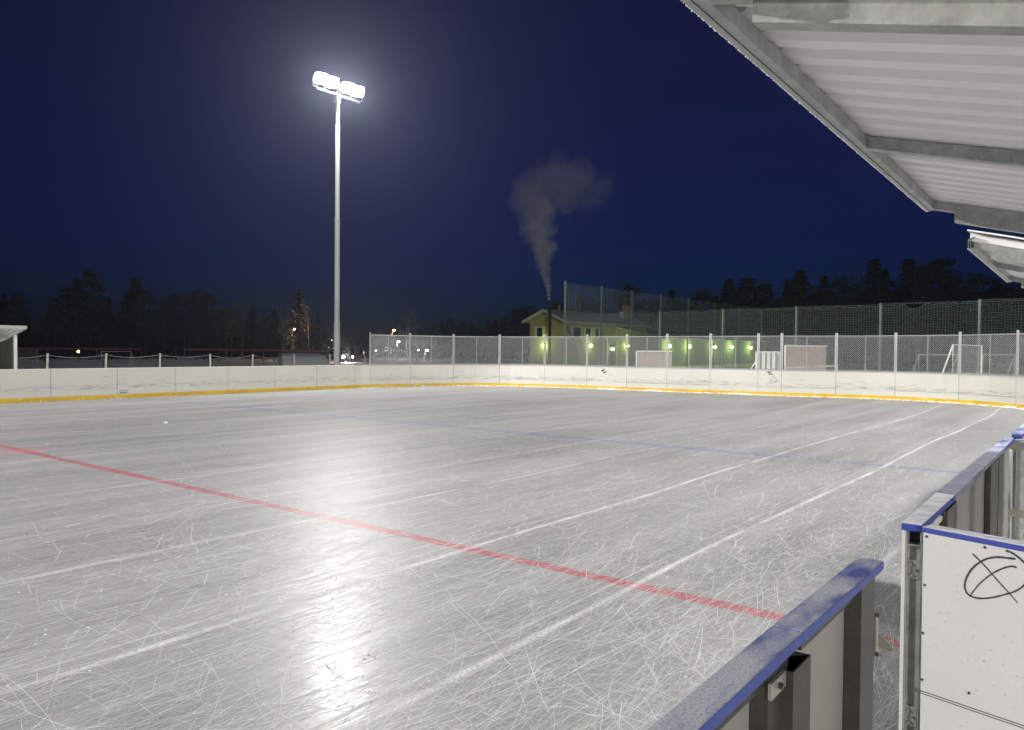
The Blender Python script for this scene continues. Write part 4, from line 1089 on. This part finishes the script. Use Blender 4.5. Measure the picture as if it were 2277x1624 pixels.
q = ony(1243, 700, ymid); mb = MB(); mb.tube([(q.x, ymid, zrg), (q.x, ymid, zrg+.75)], .13, 8); mb.build('roof_vent', M['red'], hs)
q = ony(1394, 702, ymid); mb = MB(); zq = ony(1394, 681, ymid).z; mb.box((q.x-.5, ymid-.35, zrg-.3), (q.x+.5, ymid+.35, zq)); mb.build('chimney', M['yellow'], hs)
q = ony(1382, 700, ymid-.5); mb = MB(); mb.tube([(q.x, ymid-.5, zrg-.3), (q.x, ymid-.5, zrg+.55)], .3, 8); mb.build('roof_vent', M['whitepaint'], hs)
# lean-to wing with its sloping gable
wg = thing('low_building', 'long low dark building with lime lamps right of the yellow house', 'building', (xe, yw0-1.5, 0))
ya = yw0-.15; A0 = ony(1372, 730, ya); A1 = ony(1446, 752, ya)
mb = MB(); mb.prism([(A0.x, ya, 0), (A1.x+2, ya, 0), (A1.x+2, ya, A1.z), (A0.x, ya, A0.z)], (0, 6, 0)); mb.build('gable_wall', M['yellow'], wg)
mb = MB(); mb.beam((A0.x-.5, ya-.3, A0.z+.1), (A1.x+3, ya-.3, A1.z), .5, .18); mb.build('roof_edge', M['roof'], wg)
B0 = ony(1440, 757, ya+.8); B1 = ony(1705, 762, ya+.8)
mb = MB(); mb.box((B0.x, ya+.8, 0), (B1.x, ya+6, 3.3)); mb.build('wall', M['darkwall'], wg)
mb = MB(); mb.prism([(B0.x-.3, ya+.3, 3.3), (B0.x-.3, ya+6.5, 3.3), (B0.x-.3, ya+6.5, 3.4), (B0.x-.3, ya+3.5, 4.1), (B0.x-.3, ya+.3, 3.4)], (B1.x-B0.x+.6, 0, 0)); mb.build('roof', M['roof'], wg)
# railings of the steps by the door
# lime lamps
def lime(px, py, kind, label):
    if kind == 'g': q = onx(px, py, XG-.25); wallp = Vector((XG-.01, q.y, q.z)); d_ = Vector((-1, 0, 0))
    elif kind == 's': q = ony(px, py, yw0-.25); wallp = Vector((q.x, yw0-.01, q.z)); d_ = Vector((0, -1, 0))
    elif kind == 'e': q = ony(px, py, ya-.25); wallp = Vector((q.x, ya-.01, q.z)); d_ = Vector((0, -1, 0))
    else: q = ony(px, py, ya+.55); wallp = Vector((q.x, ya+.79, q.z)); d_ = Vector((0, -1, 0))
    t = thing('wall_lamp', label, 'lamp', q, 'lime glowing wall lamps')
    mb = MB(); mb.tube([wallp+Vector((0, 0, .15)), q+Vector((0, 0, .15)), q+Vector((0, 0, .08))], .02, 6); mb.build('arm', M['galvdark'], t)
    mb = MB(); mb.ball(q, .25 if kind == 'b' else .18, 10, .8); mb.build('globe', M['green_lamp'], t, smooth=True)
    ld = bpy.data.lights.new('lime', 'POINT'); ld.energy = 240 if kind == 'b' else 38; ld.color = (.62, 1, .08); ld.shadow_soft_size = .1
    lo = bpy.data.objects.new('lamp_light', ld); col.objects.link(lo); lo.parent = t; lo.location = d_*.35
for px, py, k, lab in [(1208, 769, 'g', 'lime lamp on the yellow gable beside the chimney pipe'), (1314, 769, 's', 'lime lamp on the yellow side wall left of the door'),
                       (1362.6, 776.5, 's', 'lowest lime lamp, over the doorway of the yellow house'), (1395, 769.5, 'e', 'lime lamp on the sloping gable right of the doorway'),
                       (1488, 770, 'b', 'first lime lamp on the dark low building from the left'), (1533, 771, 'b', 'second lime lamp on the dark low building from the left'),
                       (1589, 772, 'b', 'third lime lamp on the dark low building from the left'), (1627, 772.5, 'b', 'fourth lime lamp on the dark low building from the left'),
                       (1669, 773.5, 'b', 'rightmost lime lamp on the dark low building')]:
    lime(px, py, k, lab)

# ------------------------------------------------------------------ trees
def spruce(seed, Hh=10, Wd=2.6, dens=2600):
    rr = random.Random(seed); mt = MB(); mt.tube([(0, 0, 0), (.05, 0, Hh*.5), (0, 0, Hh*.97)], [.2, .12, .02], 6)
    mc = MB()
    for i in range(dens):
        u = rr.random()**.75; z = Hh*(.08+.92*u); tier = .72+.28*math.sin(z*4.2+seed)
        rmax = Wd*(1-u)**.8*tier*(.85+.3*rr.random())+.12
        a = rr.random()*6.283; lobe = .8+.25*math.sin(a*3+seed)+.15*math.sin(a*5+z); r = rmax*lobe*math.sqrt(rr.random())
        c = Vector((r*math.cos(a), r*math.sin(a), z-r*.28)); s_ = rr.uniform(.10, .26)
        d = Vector((math.cos(a), math.sin(a), rr.uniform(-.6, .1))).normalized(); sd = d.cross(Vector((rr.gauss(0, .4), rr.gauss(0, .4), 1))).normalized()
        mc.add([c-sd*s_*.45, c+d*s_*1.6, c+sd*s_*.45, c-d*s_*.5], [(0, 3, 2, 1)])
    return mt, mc, 'needles'
def pine(seed, Hh=12, Wd=2.4, dens=2800):
    rr = random.Random(seed); mt = MB(); bx = rr.uniform(-.4, .4); mt.tube([(0, 0, 0), (bx*.5, 0, Hh*.5), (bx, 0, Hh*.93)], [.22, .15, .04], 6)
    mc = MB(); cl = []
    for i in range(34):
        u = rr.uniform(.32, 1); z = Hh*u; rm = Wd*(1.15-abs(u-.62)*1.7); a = rr.random()*6.28; r = max(.2, rm)*rr.uniform(.25, 1)
        if u > .93: r *= .3
        cl.append((Vector((bx*u+r*math.cos(a), r*math.sin(a), z)), rr.uniform(.45, .95)))
        mt.tube([(bx*u, 0, z-.5), (bx*u+r*math.cos(a), r*math.sin(a), z-.1)], [.05, .02], 4)
    for i in range(dens):
        c0, cr = rr.choice(cl); c = c0+Vector((rr.gauss(0, cr*.55), rr.gauss(0, cr*.55), rr.gauss(0, cr*.3)))
        s_ = rr.uniform(.09, .22); d = Vector((rr.gauss(0, 1), rr.gauss(0, 1), rr.gauss(.3, .6))).normalized(); sd = d.cross(Vector((rr.gauss(0, 1), rr.gauss(0, 1), rr.gauss(0, 1)))).normalized()
        mc.add([c-sd*s_*.5, c+d*s_*1.3, c+sd*s_*.5, c-d*s_*.6], [(0, 3, 2, 1)])
    return mt, mc, 'needles'
def birch(seed, Hh=11, Wd=2.2):
    rr = random.Random(seed); mt = MB(); mt.tube([(0, 0, 0), (.1, 0, Hh*.5), (0, .1, Hh*.95)], [.13, .09, .015], 6); mc = MB()
    def br(p, d, l, r, lev):
        q = p+d*l*.5+Vector((rr.gauss(0, .05), rr.gauss(0, .05), 0)); e = q+(d+Vector((0, 0, .15))).normalized()*l*.5
        mc.tube([p, q, e], [r, r*.7, r*.3], 3, False)
        if lev < 3:
            for k in range(4 if lev < 2 else 3):
                u = rr.uniform(.3, 1); nd = (d+Vector((rr.gauss(0, .55), rr.gauss(0, .55), rr.gauss(.15, .35)))).normalized(); br(p.lerp(e, u), nd, l*rr.uniform(.4, .65), r*.5, lev+1)
    for i in range(20):
        u = rr.uniform(.25, .97); a = rr.random()*6.28; l = Wd*(1.1-u)*rr.uniform(.8, 1.3)+.35
        br(Vector((0, 0, Hh*u)), Vector((math.cos(a), math.sin(a), rr.uniform(.5, 1.1))).normalized(), l, .028, 0)
    return mt, mc, 'twig'
protos = {}
def make_tree(kind, seed):
    mt, mc, mm = {'spruce': spruce, 'pine': pine, 'birch': birch}[kind](seed)
    r = thing({'spruce': 'spruce_tree', 'pine': 'pine_tree', 'birch': 'birch_tree'}[kind], 'x', 'tree')
    mt.build('trunk', M['bark'], r); mc.build('crown', M[mm], r)
    return r
HT = {'spruce': 10, 'pine': 12.3, 'birch': 11.2}
for k in ('spruce', 'pine', 'birch'):
    for s_ in (1, 2, 3): protos[(k, s_)] = [make_tree(k, s_*11), False]
def plant(kind, px, ptop, D, wsc, label, group):
    ps = protos[(kind, rnd.choice((1, 2, 3)))]
    if not ps[1]: o = ps[0]; ps[1] = True
    else: o = copy_tree(ps[0])
    p = gnd(px, D); z = hz(px, ptop, D); s_ = z/HT[kind]
    o.location = p; o.scale = (s_*wsc, s_*wsc, s_); o.rotation_euler = (0, 0, rnd.uniform(0, 6.28))
    tag(o, label, 'tree', group)
GL = 'trees beyond the field on the left'; LL = 'dark conifer in the tree line left of the floodlight mast'; LB = 'bare birch in the tree line left of the floodlight mast'
left = [(-25, 650, 'pine'), (8, 655, 'spruce'), (40, 652, 'pine'), (66, 662, 'birch'), (92, 690, 'birch'), (122, 662, 'pine'), (152, 640, 'pine'), (176, 628, 'spruce'), (200, 603, 'pine'), (222, 640, 'birch'),
        (242, 662, 'spruce'), (262, 668, 'birch'), (284, 650, 'spruce'), (302, 617, 'spruce'), (322, 642, 'pine'), (345, 690, 'birch'), (366, 668, 'pine'), (388, 655, 'pine'), (412, 650, 'pine'), (438, 647, 'pine'), (466, 652, 'pine'),
        (488, 668, 'birch'), (515, 665, 'birch'), (538, 662, 'birch'), (562, 680, 'spruce'), (585, 690, 'birch'), (610, 688, 'spruce'), (634, 682, 'birch'), (664, 641, 'spruce'), (686, 672, 'birch'), (706, 690, 'spruce'), (728, 718, 'birch')]
special = {200: 'tallest dark pine in the tree line left of the floodlight mast', 302: 'pointed dark spruce, second highest in the left tree line', 664: 'tall narrow spruce just left of the floodlight mast'}
for i, (px, pt, k) in enumerate(left):
    plant(k, px, pt, rnd.uniform(95, 125), rnd.uniform(.95, 1.3), special.get(px, LB if k == 'birch' else LL), GL)
for i in range(26):
    px = -30+i*30+rnd.uniform(-8, 8); pt = 700+rnd.uniform(-12, 14)+max(0, (px-560)*.18)
    k = rnd.choice(('spruce', 'birch', 'pine')); plant(k, px, pt, rnd.uniform(98, 135), 1.3, LB if k == 'birch' else LL, GL)
LM = 'dark tree on the low skyline between the mast and the yellow house'
for px, pt in [(745, 742), (765, 746), (790, 740), (815, 748), (842, 735), (866, 742), (890, 722), (906, 682), (925, 730), (950, 738), (966, 728), (982, 712), (1000, 705), (1018, 722), (1035, 716), (1052, 722), (1068, 728), (1086, 708), (1102, 712), (1120, 702), (1138, 706), (1155, 684), (1172, 680), (1190, 690), (1213, 700), (1240, 672), (1262, 690)]:
    plant('birch' if px in (906, 890, 925) else rnd.choice(('spruce', 'pine')), px, pt, rnd.uniform(140, 165) if px < 1140 else rnd.uniform(105, 120), 1.5, LM if px != 906 else 'faint bare tree standing highest between the mast and the yellow house', 'low skyline trees')
LR = 'black conifer on the skyline behind the green nets'
right = [(1290, 655, 's'), (1318, 662, 'p'), (1395, 632, 'p'), (1378, 660, 's'), (1430, 668, 'p'), (1460, 662, 's'), (1492, 645, 's'), (1520, 668, 'p'), (1545, 655, 's'), (1562, 641, 'p'), (1590, 660, 's'), (1618, 620, 's'), (1645, 650, 'p'), (1663, 618, 'p'), (1684, 640, 's'), (1706, 632, 's'),
         (1752, 622, 's'), (1778, 601, 's'), (1804, 630, 'p'), (1830, 613, 's'), (1856, 630, 'p'), (1872, 612, 'p'), (1898, 600, 'b'), (1915, 585, 'b'), (1940, 577, 's'), (1962, 600, 's'), (1985, 622, 'p'), (2018, 577, 's'), (2042, 595, 'p'), (2062, 583, 'p'), (2088, 576, 'p'), (2102, 612, 's'), (2132, 640, 'b'), (2162, 606, 'p'), (2182, 622, 'p'), (2214, 620, 's'), (2240, 634, 'p'), (2262, 640, 'b'), (2290, 630, 'p')]
nm = {'s': 'spruce', 'p': 'pine', 'b': 'birch'}
sp2 = {1940: 'pointed spruce, first of the two highest on the right skyline', 2088: 'broad pine, highest clump on the right skyline', 1618: 'narrow spruce left of the gap in the right skyline', 1778: 'spruce at the left end of the dense right skyline'}
for px, pt, k in right:
    plant(nm[k], px, pt, rnd.uniform(85, 105) if px > 1740 else rnd.uniform(122, 135), rnd.uniform(1.15, 1.5), sp2.get(px, 'bare tree on the skyline behind the green nets' if k == 'b' else LR), 'skyline trees behind the nets')
for i in range(26):
    px = 1735+i*22+rnd.uniform(-6, 6); pt = 655+rnd.uniform(-10, 12); k = rnd.choice(('spruce', 'pine'))
    plant(k, px, pt, rnd.uniform(78, 100), 1.7, LR, 'skyline trees behind the nets')
for i in range(18):
    px = 1450+i*16+rnd.uniform(-6, 6); pt = 700+rnd.uniform(-10, 10)
    plant(rnd.choice(('spruce', 'pine')), px, pt, rnd.uniform(118, 130), 1.7, LR, 'skyline trees behind the nets')
# unlit forest floor / undergrowth reading as one mass
mb = MB()
for (x0, x1, D, hh) in ((-60, 760, 138, 3.2), (740, 1160, 172, 2.6), (1440, 2420, 134, 5.0)):
    px = x0
    while px < x1:
        p = gnd(px, D+rnd.uniform(-4, 4)); s_ = rnd.uniform(.8, 1.6)
        for k in range(26):
            c = p+Vector((rnd.gauss(0, 1.6), rnd.gauss(0, 1.6), abs(rnd.gauss(0, hh*.5)))); u1 = Vector((rnd.gauss(0, 1), rnd.gauss(0, 1), rnd.gauss(0, 1))).normalized(); u2 = u1.cross(Vector((rnd.gauss(0, 1), rnd.gauss(0, 1), 1))).normalized()
            r_ = rnd.uniform(.3, .8); mb.add([c-u1*r_, c+u2*r_*.8, c+u1*r_, c-u2*r_*.8], [(0, 1, 2, 3)])
        px += 6
tag(mb.build('undergrowth', M['needles']), 'dark undergrowth filling the foot of the far tree lines', 'undergrowth', kind='stuff')

# ------------------------------------------------------------------ smoke from the chimney pipe
Ds = (XG-.9)/ray(1222, 668).x*FPX
# puffs up the plume: pixel column/row only fix direction, the plume itself stands above the chimney pipe
puffs = [(1221, 665, 3, 1), (1220.5, 656, 4.5, 1), (1220, 646, 5.5, 1), (1218.5, 636, 7, 1), (1217, 625, 9, 1), (1215, 613, 11, .95), (1212, 600, 13, .95), (1209, 587, 14, .9), (1208, 573, 17, .9), (1210, 558, 20, .85), (1204, 544, 21, .85),
         (1200, 528, 23, .8), (1205, 512, 27, .8), (1193, 497, 27, .75), (1198, 480, 31, .75), (1207, 464, 29, .7), (1180, 505, 20, .35), (1232, 548, 10, .4), (1180, 446, 40, .34), (1165, 428, 28, .28), (1200, 420, 44, .34), (1232, 408, 46, .34), (1258, 412, 48, .32),
         (1284, 398, 42, .26), (1240, 374, 28, .22), (1308, 428, 40, .16), (1335, 418, 34, .10), (1212, 380, 26, .14), (1250, 440, 34, .22)]
def smoke():
    m = bpy.data.materials.new('smoke_volume'); m.use_nodes = True; t = m.node_tree; t.nodes.clear()
    out = N(t, 'ShaderNodeOutputMaterial'); pv = N(t, 'ShaderNodeVolumePrincipled'); L(t, pv.outputs[0], out.inputs['Volume'])
    pv.inputs['Color'].default_value = (.97, .985, 1, 1); pv.inputs['Anisotropy'].default_value = 0
    v = coords(t)
    nz = N(t, 'ShaderNodeTexNoise'); L(t, v, nz.inputs['Vector']); nz.inputs['Scale'].default_value = .75; nz.inputs['Detail'].default_value = 5; nz.inputs['Roughness'].default_value = .6
    off = N(t, 'ShaderNodeVectorMath', operation='SUBTRACT'); L(t, nz.outputs['Color'], off.inputs[0]); off.inputs[1].default_value = (.5, .5, .5)
    sc_ = N(t, 'ShaderNodeVectorMath', operation='SCALE'); L(t, off.outputs[0], sc_.inputs[0]); sc_.inputs['Scale'].default_value = 2.3
    sep = N(t, 'ShaderNodeSeparateXYZ'); L(t, v, sep.inputs[0])
    gz = N(t, 'ShaderNodeMapRange'); L(t, sep.outputs[2], gz.inputs[0]); gz.inputs[1].default_value = 6.5; gz.inputs[2].default_value = 13; gz.inputs[3].default_value = .25; gz.inputs[4].default_value = 2.6
    L(t, gz.outputs[0], sc_.inputs['Scale'])
    vv = N(t, 'ShaderNodeVectorMath', operation='ADD'); L(t, v, vv.inputs[0]); L(t, sc_.outputs[0], vv.inputs[1])
    tot = None
    for px, py, r_, st in puffs:
        c = far(px, py, Ds); r = r_/FPX*Ds*1.25
        d = N(t, 'ShaderNodeVectorMath', operation='DISTANCE'); L(t, vv.outputs[0], d.inputs[0]); d.inputs[1].default_value = c
        mr = N(t, 'ShaderNodeMapRange', interpolation_type='SMOOTHSTEP'); L(t, d.outputs['Value'], mr.inputs[0])
        mr.inputs[1].default_value = r*.25; mr.inputs[2].default_value = r*1.15; mr.inputs[3].default_value = st; mr.inputs[4].default_value = 0
        # keep optical depth roughly even: thin puffs are denser
        q = math_(t, 'MULTIPLY', mr.outputs[0], 1.0/r)
        tot = q if tot is None else math_(t, 'MAXIMUM', tot, q)
    n = noise(t, v, .9, 5, .65, .4)
    L(t, math_(t, 'MULTIPLY', math_(t, 'MULTIPLY', tot, ramp(t, n, [(.36, .25), (.62, 1)])), SMOKE_D), pv.inputs['Density'])
    return m
SMOKE_D = 1.9
mbd = bpy.data.metaballs.new('tmp_meta'); mbd.resolution = .6; mbd.threshold = .1
mbo = bpy.data.objects.new('tmp_meta', mbd); col.objects.link(mbo)
for px, py, r_, st in puffs:
    e = mbd.elements.new(); e.co = far(px, py, Ds); e.radius = r_/FPX*Ds*1.9+.25
dg = bpy.context.evaluated_depsgraph_get(); dg.update()
sme = bpy.data.meshes.new_from_object(mbo.evaluated_get(dg)); bpy.data.objects.remove(mbo)
so = bpy.data.objects.new('smoke_plume', sme); col.objects.link(so); sme.materials.clear(); sme.materials.append(smoke())
tag(so, 'pale grey smoke plume rising from the chimney pipe and drifting right', 'smoke', kind='stuff')

# ------------------------------------------------------------------ frosty air
hzb = MB(); hzb.box((-60, -60, -1.2), (230, 230, 34))
hm = bpy.data.materials.new('haze_volume'); hm.use_nodes = True; t = hm.node_tree; t.nodes.clear()
out = N(t, 'ShaderNodeOutputMaterial'); pv = N(t, 'ShaderNodeVolumePrincipled'); L(t, pv.outputs[0], out.inputs['Volume'])
pv.inputs['Color'].default_value = (.72, .78, 1, 1); pv.inputs['Density'].default_value = .00032; pv.inputs['Anisotropy'].default_value = .72
tag(hzb.build('haze', hm), kind='stuff')
